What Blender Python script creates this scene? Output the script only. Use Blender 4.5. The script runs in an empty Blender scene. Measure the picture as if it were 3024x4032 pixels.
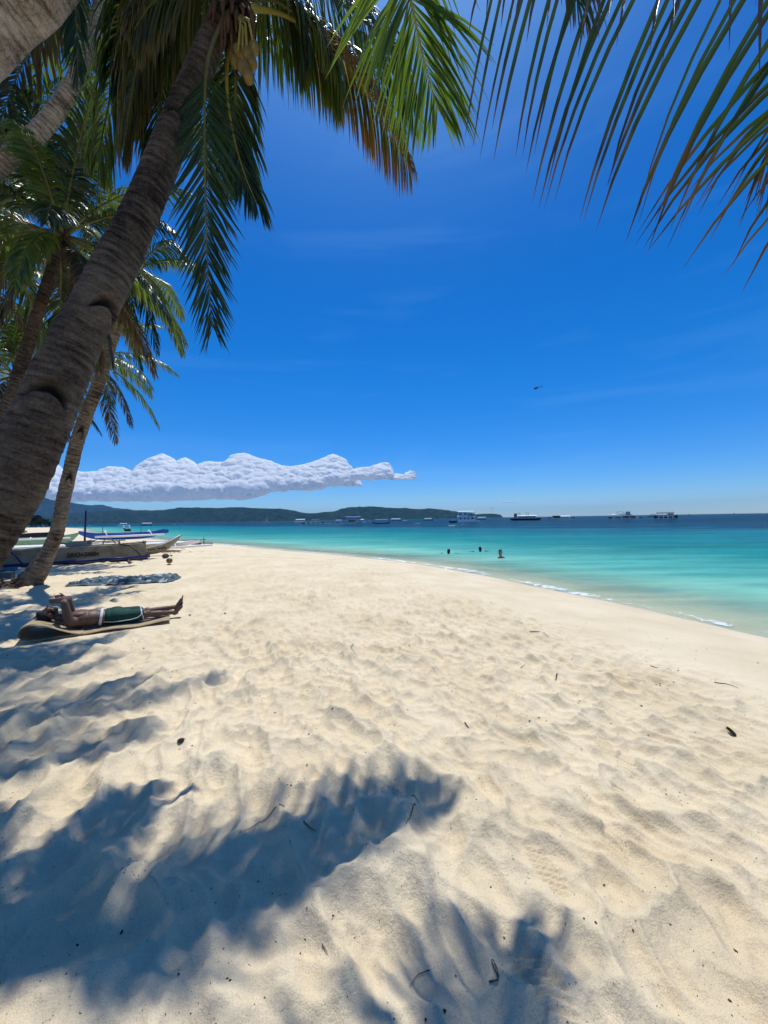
import bpy, bmesh, math, random
import numpy as np
from mathutils import Vector, Matrix
random.seed(7); rng = np.random.default_rng(7)
C = bpy.context.scene.collection
sc = bpy.context.scene
R = math.radians

# ------------------------------------------------------------------ camera
CAMZ = 1.6
FPX = 1513.0
PITCH, ROLL = R(1.06), R(0.905)
f_ = np.array([0, math.cos(PITCH), math.sin(PITCH)])
r0 = np.array([1.0, 0, 0]); u0 = np.array([0, -math.sin(PITCH), math.cos(PITCH)])
r_ = math.cos(ROLL)*r0 - math.sin(ROLL)*u0
u_ = math.sin(ROLL)*r0 + math.cos(ROLL)*u0
CP = np.array([0, 0, CAMZ])
cam = bpy.data.cameras.new('camera'); cam.sensor_fit = 'VERTICAL'; cam.sensor_height = 36
cam.lens = FPX/4032*36; cam.clip_start = 0.05; cam.clip_end = 60000
co = bpy.data.objects.new('camera', cam); C.objects.link(co)
co.matrix_world = Matrix(((r_[0], u_[0], -f_[0], CP[0]), (r_[1], u_[1], -f_[1], CP[1]),
                          (r_[2], u_[2], -f_[2], CP[2]), (0, 0, 0, 1)))
sc.camera = co
def P(px, py, d):
    """world point seen at photo pixel (px,py) at depth d metres"""
    return CP + d*(f_ + (px-1512)/FPX*r_ + (2016-py)/FPX*u_)
def G(px, py, z=0.0):
    """point on the level z seen at the pixel"""
    v = f_ + (px-1512)/FPX*r_ + (2016-py)/FPX*u_
    return CP + v*((z-CAMZ)/v[2])
SEAZ = -0.6

# ------------------------------------------------------------------ sky, sun, exposure
SUN_EL, SUN_AZ = R(72.5), R(2)          # azimuth to the right of the view direction (+Y)
sd_ = Vector((math.cos(SUN_EL)*math.sin(SUN_AZ), math.cos(SUN_EL)*math.cos(SUN_AZ), math.sin(SUN_EL)))
W = bpy.data.worlds.new('World'); sc.world = W; W.use_nodes = True
nt = W.node_tree; nt.nodes.clear()
def N(nt, t, **k):
    n = nt.nodes.new(t)
    for a, b in k.items():
        if a == 'i':
            for q, v in b.items(): n.inputs[q].default_value = v
        else: setattr(n, a, b)
    return n
sky = N(nt, 'ShaderNodeTexSky', sky_type='NISHITA', sun_disc=False, sun_elevation=SUN_EL, sun_rotation=SUN_AZ)
sky.altitude = 0; sky.air_density = 1.0; sky.dust_density = 0.0; sky.ozone_density = 6.0
hs = N(nt, 'ShaderNodeHueSaturation', i={'Saturation': 1.3, 'Value': 1.0, 'Hue': 0.5})
nt.links.new(sky.outputs[0], hs.inputs['Color'])
tint = N(nt, 'ShaderNodeMix', data_type='RGBA', blend_type='MULTIPLY'); tint.inputs[0].default_value = 1
nt.links.new(hs.outputs[0], tint.inputs[6])
tc = N(nt, 'ShaderNodeTexCoord'); sz = N(nt, 'ShaderNodeSeparateXYZ'); nt.links.new(tc.outputs['Generated'], sz.inputs[0])
he_ = N(nt, 'ShaderNodeMapRange', i={'From Min': -.02, 'From Max': .42}); he_.interpolation_type = 'SMOOTHSTEP'; nt.links.new(sz.outputs[2], he_.inputs[0])
hm = N(nt, 'ShaderNodeMix', data_type='RGBA'); nt.links.new(he_.outputs[0], hm.inputs[0]); hm.inputs[6].default_value = (.62, .80, 1.12, 1); hm.inputs[7].default_value = (0.40, 1.03, 1.18, 1)
nt.links.new(hm.outputs[2], tint.inputs[7])
# thin cirrus wisps fixed to the sky dome
mp = N(nt, 'ShaderNodeMapping'); mp.inputs['Scale'].default_value = (1.4, 1.4, 9.0); mp.inputs['Rotation'].default_value = (0, R(-8), 0)
nt.links.new(tc.outputs['Generated'], mp.inputs[0])
n1 = N(nt, 'ShaderNodeTexNoise', i={'Scale': 1.6, 'Detail': 7.0, 'Roughness': 0.5, 'Distortion': 0.4})
nt.links.new(mp.outputs[0], n1.inputs['Vector'])
mr = N(nt, 'ShaderNodeMapRange', i={'From Min': 0.52, 'From Max': 0.8, 'To Min': 0.0, 'To Max': 0.08})
nt.links.new(n1.outputs[0], mr.inputs[0])
mx = N(nt, 'ShaderNodeMix', data_type='RGBA', blend_type='MIX')
nt.links.new(mr.outputs[0], mx.inputs[0]); nt.links.new(tint.outputs[2], mx.inputs[6])
mx.inputs[7].default_value = (4.5, 6.5, 10.5, 1)
v1 = N(nt, 'ShaderNodeVectorMath', operation='SCALE'); v1.inputs[3].default_value = .085; nt.links.new(mx.outputs[2], v1.inputs[0])
gm_ = N(nt, 'ShaderNodeGamma', i={1: 1.12}); nt.links.new(v1.outputs[0], gm_.inputs[0])
v2 = N(nt, 'ShaderNodeVectorMath', operation='SCALE'); v2.inputs[3].default_value = 14.0; nt.links.new(gm_.outputs[0], v2.inputs[0])
bg = N(nt, 'ShaderNodeBackground', i={'Strength': 0.1})
# aureole: the sky pales towards the sun
dt = N(nt, 'ShaderNodeVectorMath', operation='DOT_PRODUCT'); nt.links.new(tc.outputs['Generated'], dt.inputs[0]); dt.inputs[1].default_value = sd_
dc = N(nt, 'ShaderNodeMath', operation='MAXIMUM'); nt.links.new(dt.outputs['Value'], dc.inputs[0]); dc.inputs[1].default_value = 0
dp_ = N(nt, 'ShaderNodeMath', operation='POWER'); nt.links.new(dc.outputs[0], dp_.inputs[0]); dp_.inputs[1].default_value = 14.0
dv_ = N(nt, 'ShaderNodeVectorMath', operation='SCALE'); dv_.inputs[0].default_value = (2.9, 4.3, 4.6); nt.links.new(dp_.outputs[0], dv_.inputs[3])
va = N(nt, 'ShaderNodeVectorMath', operation='ADD'); nt.links.new(v2.outputs[0], va.inputs[0]); nt.links.new(dv_.outputs[0], va.inputs[1])
nt.links.new(va.outputs[0], bg.inputs[0])
wo = N(nt, 'ShaderNodeOutputWorld'); nt.links.new(bg.outputs[0], wo.inputs[0])
sl = bpy.data.lights.new('sun', 'SUN'); sl.energy = 3.9; sl.angle = R(0.6); sl.color = (1.0, 1.0, 0.96)
so = bpy.data.objects.new('sun', sl); C.objects.link(so)
so.rotation_euler = sd_.to_track_quat('Z', 'Y').to_euler()
sc.view_settings.view_transform = 'Standard'; sc.view_settings.look = 'None'
sc.view_settings.exposure = 0.0; sc.view_settings.gamma = 1.0; sc.view_settings.use_curve_mapping = False
sc.cycles.use_denoising = True
sc.cycles.max_bounces = 32; sc.cycles.diffuse_bounces = 30; sc.cycles.transmission_bounces = 8; sc.cycles.sample_clamp_indirect = 8; sc.cycles.transparent_max_bounces = 16; sc.cycles.volume_bounces = 0

# ------------------------------------------------------------------ helpers
def tag(o, label=None, cat=None, group=None, kind=None):
    if label: o['label'] = label
    if cat: o['category'] = cat
    if group: o['group'] = group
    if kind: o['kind'] = kind
    return o
def empty(name, loc, rz=0, label=None, cat=None, group=None, parent=None):
    o = bpy.data.objects.new(name, None); C.objects.link(o)
    o.location = loc; o.rotation_euler = (0, 0, rz); o.empty_display_size = 0.1
    if parent: o.parent = parent
    return tag(o, label, cat, group)
def npmesh(name, V, F, uv=None, smooth=True, attrs=None):
    """V (n,3), F (m,k) of one polygon size"""
    V = np.asarray(V, np.float32); F = np.asarray(F, np.int32)
    me = bpy.data.meshes.new(name)
    m, k = F.shape
    me.vertices.add(len(V)); me.vertices.foreach_set('co', V.ravel())
    me.loops.add(m*k); me.loops.foreach_set('vertex_index', F.ravel())
    me.polygons.add(m); me.polygons.foreach_set('loop_start', np.arange(0, m*k, k, dtype=np.int32))
    me.polygons.foreach_set('loop_total', np.full(m, k, np.int32))
    if smooth: me.polygons.foreach_set('use_smooth', np.ones(m, bool))
    if uv is not None:
        l = me.uv_layers.new(name='UVMap'); l.data.foreach_set('uv', np.asarray(uv, np.float32)[F.ravel()].ravel())
    for a, v in (attrs or {}).items():
        at = me.attributes.new(a, 'FLOAT', 'POINT'); at.data.foreach_set('value', np.asarray(v, np.float32))
    me.update(calc_edges=True)
    return me
def link(name, me, mat=None, parent=None, loc=None, rot=None):
    o = bpy.data.objects.new(name, me); C.objects.link(o)
    if mat is not None and hasattr(me, 'materials') and not len(me.materials): me.materials.append(mat)
    if parent is not None: o.parent = parent
    if loc is not None: o.location = loc
    if rot is not None: o.rotation_euler = rot
    return o
class MB:
    def __init__(s): s.b = bmesh.new()
    def box(s, c, d, rz=0, ry=0, rx=0, bev=0):
        r = bmesh.ops.create_cube(s.b, size=1)
        M = Matrix.Translation(c) @ Matrix.Rotation(rz, 4, 'Z') @ Matrix.Rotation(ry, 4, 'Y') @ Matrix.Rotation(rx, 4, 'X') @ Matrix.Diagonal((*d, 1))
        bmesh.ops.transform(s.b, matrix=M, verts=r['verts'])
        if bev:
            es = list({e for v in r['verts'] for e in v.link_edges})
            bmesh.ops.bevel(s.b, geom=es, offset=bev, segments=2, affect='EDGES')
        return s
    def tube(s, pts, rad, n=8, cap=True):
        pts = [Vector(p) for p in pts]
        if not hasattr(rad, '__len__'): rad = [rad]*len(pts)
        rings = []; prev = None
        for i, p in enumerate(pts):
            t = (pts[min(i+1, len(pts)-1)]-pts[max(i-1, 0)]).normalized()
            if prev is None:
                a = t.cross(Vector((0, 0, 1)))
                if a.length < .1: a = t.cross(Vector((1, 0, 0)))
            else: a = prev - t*prev.dot(t)
            a.normalize(); prev = a; b = t.cross(a)
            rings.append([s.b.verts.new(p + (a*math.cos(q)+b*math.sin(q))*rad[i]) for q in [2*math.pi*k/n for k in range(n)]])
        for A, B in zip(rings, rings[1:]):
            for k in range(n): s.b.faces.new((A[k], A[(k+1) % n], B[(k+1) % n], B[k]))
        if cap: s.b.faces.new(rings[0][::-1]); s.b.faces.new(rings[-1])
        return s
    def ball(s, c, r, sub=2, rot=None):
        g = bmesh.ops.create_icosphere(s.b, subdivisions=sub, radius=1)
        if not hasattr(r, '__len__'): r = (r, r, r)
        M = Matrix.Translation(c) @ (rot.to_4x4() if rot else Matrix.Identity(4)) @ Matrix.Diagonal((*r, 1))
        bmesh.ops.transform(s.b, matrix=M, verts=g['verts']); return s
    def cap(s, a, b, ra, rb):
        a, b = Vector(a), Vector(b); n = max(2, int((b-a).length/(min(ra, rb)*.5))+1)
        s.ball(a, ra); s.ball(b, rb)
        s.tube([a.lerp(b, i/n) for i in range(n+1)], [ra+(rb-ra)*i/n for i in range(n+1)], 12)
        return s
    def prism(s, poly, y0, y1):
        A = [s.b.verts.new((x, y0, z)) for x, z in poly]; B = [s.b.verts.new((x, y1, z)) for x, z in poly]
        n = len(poly); s.b.faces.new(A); s.b.faces.new(B[::-1])
        for k in range(n): s.b.faces.new((A[k], B[k], B[(k+1) % n], A[(k+1) % n]))
        return s
    def build(s, name, mat, parent=None, smooth=False, loc=None, rot=None):
        bmesh.ops.recalc_face_normals(s.b, faces=s.b.faces)
        me = bpy.data.meshes.new(name); s.b.to_mesh(me); s.b.free()
        if smooth: me.polygons.foreach_set('use_smooth', [True]*len(me.polygons))
        return link(name, me, mat, parent, loc, rot)
def catmull(pts, n):
    pts = np.array(pts, float)
    if len(pts) == 2: return pts[0] + (pts[1]-pts[0])*np.linspace(0, 1, n)[:, None]
    q = np.vstack([2*pts[0]-pts[1], pts, 2*pts[-1]-pts[-2]])
    seg = len(pts)-1; out = []
    for t in np.linspace(0, seg, n):
        i = min(int(t), seg-1); f = t-i
        a, b, c, d = q[i:i+4]
        out.append(.5*((2*b)+(-a+c)*f+(2*a-5*b+4*c-d)*f*f+(-a+3*b-3*c+d)*f**3))
    return np.array(out)

# numpy noise -------------------------------------------------------
def _h(ix, iy, s):
    h = (ix.astype(np.int64)*374761393 + iy.astype(np.int64)*668265263 + s*1442695041) & 0xffffffff
    h = ((h ^ (h >> 13))*1274126177) & 0xffffffff
    return ((h ^ (h >> 16)) & 0xffffff)/float(0xffffff)
def vnoise(x, y, s=0):
    ix = np.floor(x); iy = np.floor(y); fx = x-ix; fy = y-iy
    fx = fx*fx*fx*(fx*(fx*6-15)+10); fy = fy*fy*fy*(fy*(fy*6-15)+10)
    a, b, c, d = _h(ix, iy, s), _h(ix+1, iy, s), _h(ix, iy+1, s), _h(ix+1, iy+1, s)
    return (a*(1-fx)+b*fx)*(1-fy) + (c*(1-fx)+d*fx)*fy - .5
def fbm(x, y, s=0, o=4, g=.5):
    t = 0; a = 1
    for k in range(o): t = t + a*vnoise(x*2**k+17*k, y*2**k-9*k, s+k); a *= g
    return t
def worley(x, y, s=0):
    ix = np.floor(x); iy = np.floor(y); best = np.full(x.shape, 9.); sec = np.full(x.shape, 9.)
    for dx in (-1, 0, 1):
        for dy in (-1, 0, 1):
            cx, cy = ix+dx, iy+dy
            d = (cx+_h(cx, cy, s)-x)**2 + (cy+_h(cx, cy, s+5)-y)**2
            sec = np.minimum(sec, np.maximum(d, best)); best = np.minimum(best, d)
    return np.sqrt(best), np.sqrt(sec)
def sstep(a, b, x):
    t = np.clip((x-a)/(b-a), 0, 1); return t*t*(3-2*t)

# ------------------------------------------------------------------ materials
def newmat(name):
    m = bpy.data.materials.new(name); m.use_nodes = True
    n = m.node_tree; b = n.nodes['Principled BSDF']; return m, n, b
def ramp(nt, stops, fac=None, interp='LINEAR'):
    r = N(nt, 'ShaderNodeValToRGB'); e = r.color_ramp.elements; r.color_ramp.interpolation = interp
    while len(e) < len(stops): e.new(0.5)
    for q, (p, c) in zip(e, stops): q.position = p; q.color = (*c, 1)
    if fac is not None: nt.links.new(fac, r.inputs[0])
    return r
def simple(name, col, rough=.6, var=.25, scale=6.0, bump=.15, metal=0, spec=.3, dirt=None):
    m, n, b = newmat(name)
    tc = N(n, 'ShaderNodeTexCoord')
    no = N(n, 'ShaderNodeTexNoise', i={'Scale': scale, 'Detail': 8.0, 'Roughness': .6}); n.links.new(tc.outputs['Object'], no.inputs['Vector'])
    lo = tuple(c*(1-var) for c in col); hi = tuple(min(1, c*(1+var)) for c in col)
    st = [(.3, lo), (.7, hi)]
    if dirt: st = [(.3, dirt), (.45, lo), (.7, hi)]
    r = ramp(n, st, no.outputs[0]); n.links.new(r.outputs[0], b.inputs['Base Color'])
    b.inputs['Roughness'].default_value = rough; b.inputs['Metallic'].default_value = metal
    b.inputs['Specular IOR Level'].default_value = spec
    if bump:
        n2 = N(n, 'ShaderNodeTexNoise', i={'Scale': scale*5, 'Detail': 5.0}); n.links.new(tc.outputs['Object'], n2.inputs['Vector'])
        bp = N(n, 'ShaderNodeBump', i={'Strength': bump, 'Distance': .02}); n.links.new(n2.outputs[0], bp.inputs['Height'])
        n.links.new(bp.outputs[0], b.inputs['Normal'])
    return m
def leafmat(name, dark, light, tip, tipstart=.8, trans=(.25, .35, .03), tf=.35, rough=.3):
    m, n, b = newmat(name)
    g = N(n, 'ShaderNodeNewGeometry'); oi = N(n, 'ShaderNodeObjectInfo')
    add = N(n, 'ShaderNodeMath', operation='ADD'); n.links.new(g.outputs['Random Per Island'], add.inputs[0]); n.links.new(oi.outputs['Random'], add.inputs[1])
    fr = N(n, 'ShaderNodeMath', operation='FRACT'); n.links.new(add.outputs[0], fr.inputs[0])
    r = ramp(n, [(0, dark), (.7, light), (1, tuple((a+b_)/2 for a, b_ in zip(light, tip)))], fr.outputs[0])
    uv = N(n, 'ShaderNodeUVMap'); sp = N(n, 'ShaderNodeSeparateXYZ'); n.links.new(uv.outputs[0], sp.inputs[0])
    tc = N(n, 'ShaderNodeTexCoord'); no = N(n, 'ShaderNodeTexNoise', i={'Scale': 9.0, 'Detail': 4.0}); n.links.new(tc.outputs['Object'], no.inputs['Vector'])
    ma = N(n, 'ShaderNodeMath', operation='MULTIPLY_ADD'); n.links.new(no.outputs[0], ma.inputs[0]); ma.inputs[1].default_value = .5; n.links.new(sp.outputs[1], ma.inputs[2])
    mr = N(n, 'ShaderNodeMapRange', i={'From Min': tipstart+.2, 'From Max': tipstart+.45}); n.links.new(ma.outputs[0], mr.inputs[0])
    mx = N(n, 'ShaderNodeMix', data_type='RGBA'); n.links.new(mr.outputs[0], mx.inputs[0]); n.links.new(r.outputs[0], mx.inputs[6]); mx.inputs[7].default_value = (*tip, 1)
    # fine parallel veins
    wv = N(n, 'ShaderNodeTexWave', i={'Scale': 3.0, 'Distortion': 0.3}); wv.bands_direction = 'X'; n.links.new(uv.outputs[0], wv.inputs['Vector'])
    bp = N(n, 'ShaderNodeBump', i={'Strength': .15, 'Distance': .003}); n.links.new(wv.outputs['Fac'], bp.inputs['Height'])
    n.links.new(mx.outputs[2], b.inputs['Base Color']); b.inputs['Roughness'].default_value = rough
    b.inputs['Specular IOR Level'].default_value = .5; n.links.new(bp.outputs[0], b.inputs['Normal'])
    tr = N(n, 'ShaderNodeBsdfTranslucent')
    mt = N(n, 'ShaderNodeMix', data_type='RGBA'); n.links.new(mr.outputs[0], mt.inputs[0]); mt.inputs[6].default_value = (*trans, 1); mt.inputs[7].default_value = (.22, .13, .04, 1)
    n.links.new(mt.outputs[2], tr.inputs[0])
    ms = N(n, 'ShaderNodeMixShader', i={0: tf}); n.links.new(b.outputs[0], ms.inputs[1]); n.links.new(tr.outputs[0], ms.inputs[2])
    n.links.new(ms.outputs[0], n.nodes['Material Output'].inputs[0])
    return m
M = {}
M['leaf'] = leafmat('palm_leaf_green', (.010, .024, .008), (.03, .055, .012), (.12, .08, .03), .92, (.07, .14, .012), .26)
M['leaf_mid'] = leafmat('palm_leaf_painted_sunlit', (.02, .05, .010), (.085, .12, .018), (.2, .15, .04), .85, (.2, .3, .03), .34)  # lighter copy of the leaf green, sunlit look put into the colour
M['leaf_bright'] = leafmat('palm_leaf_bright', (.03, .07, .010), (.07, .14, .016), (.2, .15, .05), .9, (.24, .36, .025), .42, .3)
M['leaf_tip'] = leafmat('palm_leaf_brown_tips', (.014, .032, .010), (.03, .052, .014), (.035, .024, .014), .6, (.07, .12, .02), .26)
M['leaf_yellow'] = leafmat('palm_leaf_yellowing', (.05, .055, .012), (.13, .11, .018), (.38, .2, .03), .45, (.34, .28, .03), .4)
M['leaf_olive'] = leafmat('palm_leaf_olive', (.02, .03, .008), (.07, .07, .014), (.15, .11, .03), .7, (.16, .17, .02), .3)
M['leaf_dead'] = leafmat('palm_leaf_dry', (.022, .017, .007), (.07, .05, .016), (.1, .065, .03), .5, (.09, .07, .02), .2, .5)
M['rachis'] = simple('palm_rachis', (.14, .13, .04), .45, .3, 4, .1)
M['rachis_yellow'] = simple('palm_rachis_yellow', (.3, .24, .05), .45, .2, 4, .1)
M['fibre'] = simple('palm_fibre', (.10, .055, .03), .9, .5, 14, .6)
M['coconut'] = simple('coconut_husk', (.17, .115, .03), .5, .25, 9, .1)
def barkmat(name, a, b_, c, ringscale=14.0, bumpd=.02):
    m, n, b = newmat(name)
    uv = N(n, 'ShaderNodeUVMap'); tc = N(n, 'ShaderNodeTexCoord')
    mp = N(n, 'ShaderNodeMapping'); mp.inputs['Scale'].default_value = (3, 1, 1); n.links.new(uv.outputs[0], mp.inputs[0])
    n1 = N(n, 'ShaderNodeTexNoise', i={'Scale': 3.2, 'Detail': 11.0, 'Roughness': .72}); n.links.new(tc.outputs['Object'], n1.inputs['Vector'])
    mp2 = N(n, 'ShaderNodeMapping'); mp2.inputs['Scale'].default_value = (4, 26, 1); n.links.new(uv.outputs[0], mp2.inputs[0])
    n2 = N(n, 'ShaderNodeTexNoise', i={'Scale': 1.0, 'Detail': 6.0, 'Roughness': .7}); n.links.new(mp2.outputs[0], n2.inputs['Vector'])
    wv = N(n, 'ShaderNodeTexWave', i={'Scale': ringscale/6.28*2, 'Distortion': 2.5, 'Detail': 4.0, 'Detail Scale': 1.5}); wv.bands_direction = 'Y'; n.links.new(uv.outputs[0], wv.inputs['Vector'])
    mixv = N(n, 'ShaderNodeMath', operation='MULTIPLY_ADD'); n.links.new(wv.outputs['Fac'], mixv.inputs[0]); mixv.inputs[1].default_value = .07; n.links.new(n2.outputs[0], mixv.inputs[2])
    m3 = N(n, 'ShaderNodeMath', operation='MULTIPLY_ADD'); n.links.new(n1.outputs[0], m3.inputs[0]); m3.inputs[1].default_value = .9; n.links.new(mixv.outputs[0], m3.inputs[2])
    mp4 = N(n, 'ShaderNodeMapping'); mp4.inputs['Scale'].default_value = (30, 26, 1); n.links.new(uv.outputs[0], mp4.inputs[0])
    nd = N(n, 'ShaderNodeTexNoise', i={'Scale': 12.0, 'Detail': 3.0}); n.links.new(tc.outputs['Object'], nd.inputs['Vector'])
    ma4 = N(n, 'ShaderNodeVectorMath', operation='MULTIPLY_ADD'); n.links.new(nd.outputs['Color'], ma4.inputs[0]); ma4.inputs[1].default_value = (1.6, 1.2, 0); n.links.new(mp4.outputs[0], ma4.inputs[2])
    vo = N(n, 'ShaderNodeTexVoronoi', feature='DISTANCE_TO_EDGE'); vo.inputs['Scale'].default_value = 1.0; n.links.new(ma4.outputs[0], vo.inputs['Vector'])
    vr = N(n, 'ShaderNodeMapRange', i={'From Min': .0, 'From Max': .10, 'To Min': -.10, 'To Max': 0.0}); n.links.new(vo.outputs['Distance'], vr.inputs[0])
    m5 = N(n, 'ShaderNodeMath', operation='ADD'); n.links.new(m3.outputs[0], m5.inputs[0]); n.links.new(vr.outputs[0], m5.inputs[1]); m3 = m5
    n6 = N(n, 'ShaderNodeTexNoise', i={'Scale': 1.3, 'Detail': 4.0}); n.links.new(tc.outputs['Object'], n6.inputs['Vector'])
    m7 = N(n, 'ShaderNodeMath', operation='MULTIPLY_ADD'); n.links.new(n6.outputs[0], m7.inputs[0]); m7.inputs[1].default_value = .45; m7.inputs[2].default_value = -.20
    m8 = N(n, 'ShaderNodeMath', operation='ADD'); n.links.new(m3.outputs[0], m8.inputs[0]); n.links.new(m7.outputs[0], m8.inputs[1]); m3 = m8
    r = ramp(n, [(.72, c), (.95, a), (1.0, a)], None); sc_ = N(n, 'ShaderNodeMath', operation='MULTIPLY'); n.links.new(m3.outputs[0], sc_.inputs[0]); sc_.inputs[1].default_value = .78
    n.links.new(sc_.outputs[0], r.inputs[0])
    e = r.color_ramp.elements; e[0].position = .62; e[1].position = .78; e[2].position = .98; e[2].color = (*b_, 1)
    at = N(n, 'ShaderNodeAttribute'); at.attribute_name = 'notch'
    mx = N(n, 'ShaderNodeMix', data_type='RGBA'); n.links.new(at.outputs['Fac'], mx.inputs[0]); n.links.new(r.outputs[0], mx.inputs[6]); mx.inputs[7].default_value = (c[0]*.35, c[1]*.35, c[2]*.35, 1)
    n.links.new(mx.outputs[2], b.inputs['Base Color']); b.inputs['Roughness'].default_value = .85; b.inputs['Specular IOR Level'].default_value = .2
    bp = N(n, 'ShaderNodeBump', i={'Strength': .9, 'Distance': bumpd}); n.links.new(m3.outputs[0], bp.inputs['Height']); n.links.new(bp.outputs[0], b.inputs['Normal'])
    return m
M['bark'] = barkmat('palm_bark_brown', (.085, .06, .043), (.165, .13, .098), (.016, .012, .009))
M['bark_pale'] = barkmat('palm_bark_pale', (.33, .26, .205), (.55, .46, .38), (.10, .07, .05))
M['bark_rough'] = barkmat('palm_bark_chipped', (.24, .17, .11), (.45, .34, .24), (.05, .03, .02), 9, .05)

# ------------------------------------------------------------------ the shoreline and the ground profile
SH = np.array([(10.5, -40), (9.6, -6), (8.3, 2), (6.75, 6.66), (5.5, 10.2), (2.2, 17.6), (-2.6, 23.6), (-8.9, 29.6), (-17.6, 39), (-37, 57), (-83, 106), (-192, 224), (-420, 330), (-900, 420)], float)
SH = catmull(SH, 90)
def shore_sd(x, y):
    """signed distance to the waterline, + offshore"""
    x = np.asarray(x, float); y = np.asarray(y, float)
    best = np.full(x.shape, 1e12); sg = np.ones(x.shape)
    for a, b in zip(SH, SH[1:]):
        d = b-a; L2 = d@d
        t = np.clip(((x-a[0])*d[0]+(y-a[1])*d[1])/L2, 0, 1)
        dx = x-a[0]-t*d[0]; dy = y-a[1]-t*d[1]; q = dx*dx+dy*dy
        s = np.where(d[0]*dy-d[1]*dx < 0, 1., -1.)
        k = q < best; best = np.where(k, q, best); sg = np.where(k, s, sg)
    return np.sqrt(best)*sg
FLAT = [(-4.28, 6.04, .833, .553, 1.05, .45), (-7.05, 10.5, .976, .218, 1.3, .6)]
PRINTS = []     # ribbed sole prints: x, y, heading, length
for (px, py, h, L) in [(2150, 3880, .35, .27), (2420, 3270, -.5, .26), (2150, 3390, .2, .25), (2380, 2890, -.2, .24), (2460, 2960, -.6, .25), (2470, 3080, .0, .24), (2380, 2750, .1, .24)]:
    g = G(px, py, 0); PRINTS.append((g[0], g[1], h, L))
def ground(x, y, sd=None, fine=True):
    if sd is None: sd = shore_sd(x, y)
    s = -sd + .12*fbm(x*.35, y*.35, 31, 3)
    z = np.interp(s, [-60, -20, -6, -2, 0, 2, 4.5, 7.5, 40, 400], [-3.5, -2.2, -1.15, -.8, -.6, -.40, -.18, 0, .1, 1.5])
    if not fine: return z
    k = sstep(2.6, 4.6, s)
    wx = x + .12*fbm(x*2.2, y*2.2, 3, 3); wy = y + .12*fbm(x*2.2, y*2.2, 4, 3)
    ca, sa = -.42, .907
    a = (wx*ca+wy*sa)*3.1; b = (-wx*sa+wy*ca)*5.4
    f1, f2 = worley(a, b, 11)
    bowl = np.minimum(f1, .85)**2
    g1, g2 = worley(a*2.3+7, b*2.1, 21)
    hh = .115*(bowl-.3)*(.55+.9*(vnoise(x*1.3, y*1.3, 51)+.5)) + .045*(np.minimum(g1, .8)**2-.3) + .05*fbm(x*.9, y*.9, 9, 3) + .012*fbm(x*7, y*7, 8, 3)
    hh = hh + .05*fbm(x*.25, y*.25, 5, 2)
    z = z + k*hh + (1-k)*(.012*fbm(x*1.1, y*1.1, 77, 3))*sstep(-1, .6, s)
    for (cx, cy, ca_, sa_, lu, lv) in FLAT:        # pressed flat under the mat and the cloth
        u = (x-cx)*ca_+(y-cy)*sa_; v = -(x-cx)*sa_+(y-cy)*ca_
        fl = (1-sstep(.85, 1.25, abs(u)/lu))*(1-sstep(.85, 1.3, abs(v)/lv)); z = z*(1-fl*.9)+fl*.9*.0
    for (cx, cy, h, L) in PRINTS:
        dx = x-cx; dy = y-cy; m = (abs(dx) < .3) & (abs(dy) < .3)
        if not m.any(): continue
        u = dx[m]*math.cos(h)+dy[m]*math.sin(h); v = -dx[m]*math.sin(h)+dy[m]*math.cos(h)
        w = .052*(1+.12*np.cos(v/L*6.0)); e = (u/w)**4+(v/(L/2))**4
        fl = 1-sstep(.6, 1.15, e)
        base = np.mean(z[m][fl > .5]) if (fl > .5).any() else 0
        rib = .0105*np.sin((v*.85+u*.5)*2*math.pi/.031)
        z[m] = z[m]*(1-fl) + fl*(base*.6+z[m]*.4-.008+rib)
    return z
def gz(x, y, fine=True):
    return float(ground(np.array([float(x)]), np.array([float(y)]), fine=fine)[0])
def axis(core0, core1, step, g, lo, hi):
    c = list(np.arange(core0, core1, step)); s = step; v = c[-1]
    while v < hi: s *= g; v += s; c.append(v)
    s = step; v = c[0]; L = []
    while v > lo: s *= g; v -= s; L.append(v)
    return np.array(L[::-1]+c)
def grid_faces(nx, ny):
    i = np.arange(nx*ny).reshape(ny, nx)
    return np.stack([i[:-1, :-1].ravel(), i[:-1, 1:].ravel(), i[1:, 1:].ravel(), i[1:, :-1].ravel()], 1)
xs = axis(-1.7, 2.3, .0098, 1.0135, -1500, 45)
ys = [.85]
while ys[-1] < 900:
    d = ys[-1]; ys.append(d + max(.0085, d*d/1150 if d < 40 else d*.09))
ys = np.array(list(-axis(-.82, -.5, .05, 1.25, -2, 40)[::-1][:0]) + [-30, -15, -8, -4, -2, -1, -.4, 0, .3, .5, .65, .76] + ys)
X, Y = np.meshgrid(xs, ys); x, y = X.ravel(), Y.ravel()
SD = shore_sd(x, y)
Z = ground(x, y, SD)
m, n, b = newmat('beach_sand')
tc = N(n, 'ShaderNodeTexCoord'); at = N(n, 'ShaderNodeAttribute'); at.attribute_name = 'shore'
na = N(n, 'ShaderNodeTexNoise', i={'Scale': .9, 'Detail': 6.0, 'Roughness': .55}); n.links.new(tc.outputs['Object'], na.inputs['Vector'])
nb = N(n, 'ShaderNodeTexNoise', i={'Scale': 260.0, 'Detail': 3.0, 'Roughness': .8}); n.links.new(tc.outputs['Object'], nb.inputs['Vector'])
r1 = ramp(n, [(.35, (.74, .60, .395)), (.65, (.84, .70, .485))], na.outputs[0])
r2 = ramp(n, [(.3, (.55, .5, .45)), (.48, (.97, .97, .97)), (.75, (1.08, 1.08, 1.08))], nb.outputs[0])
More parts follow.
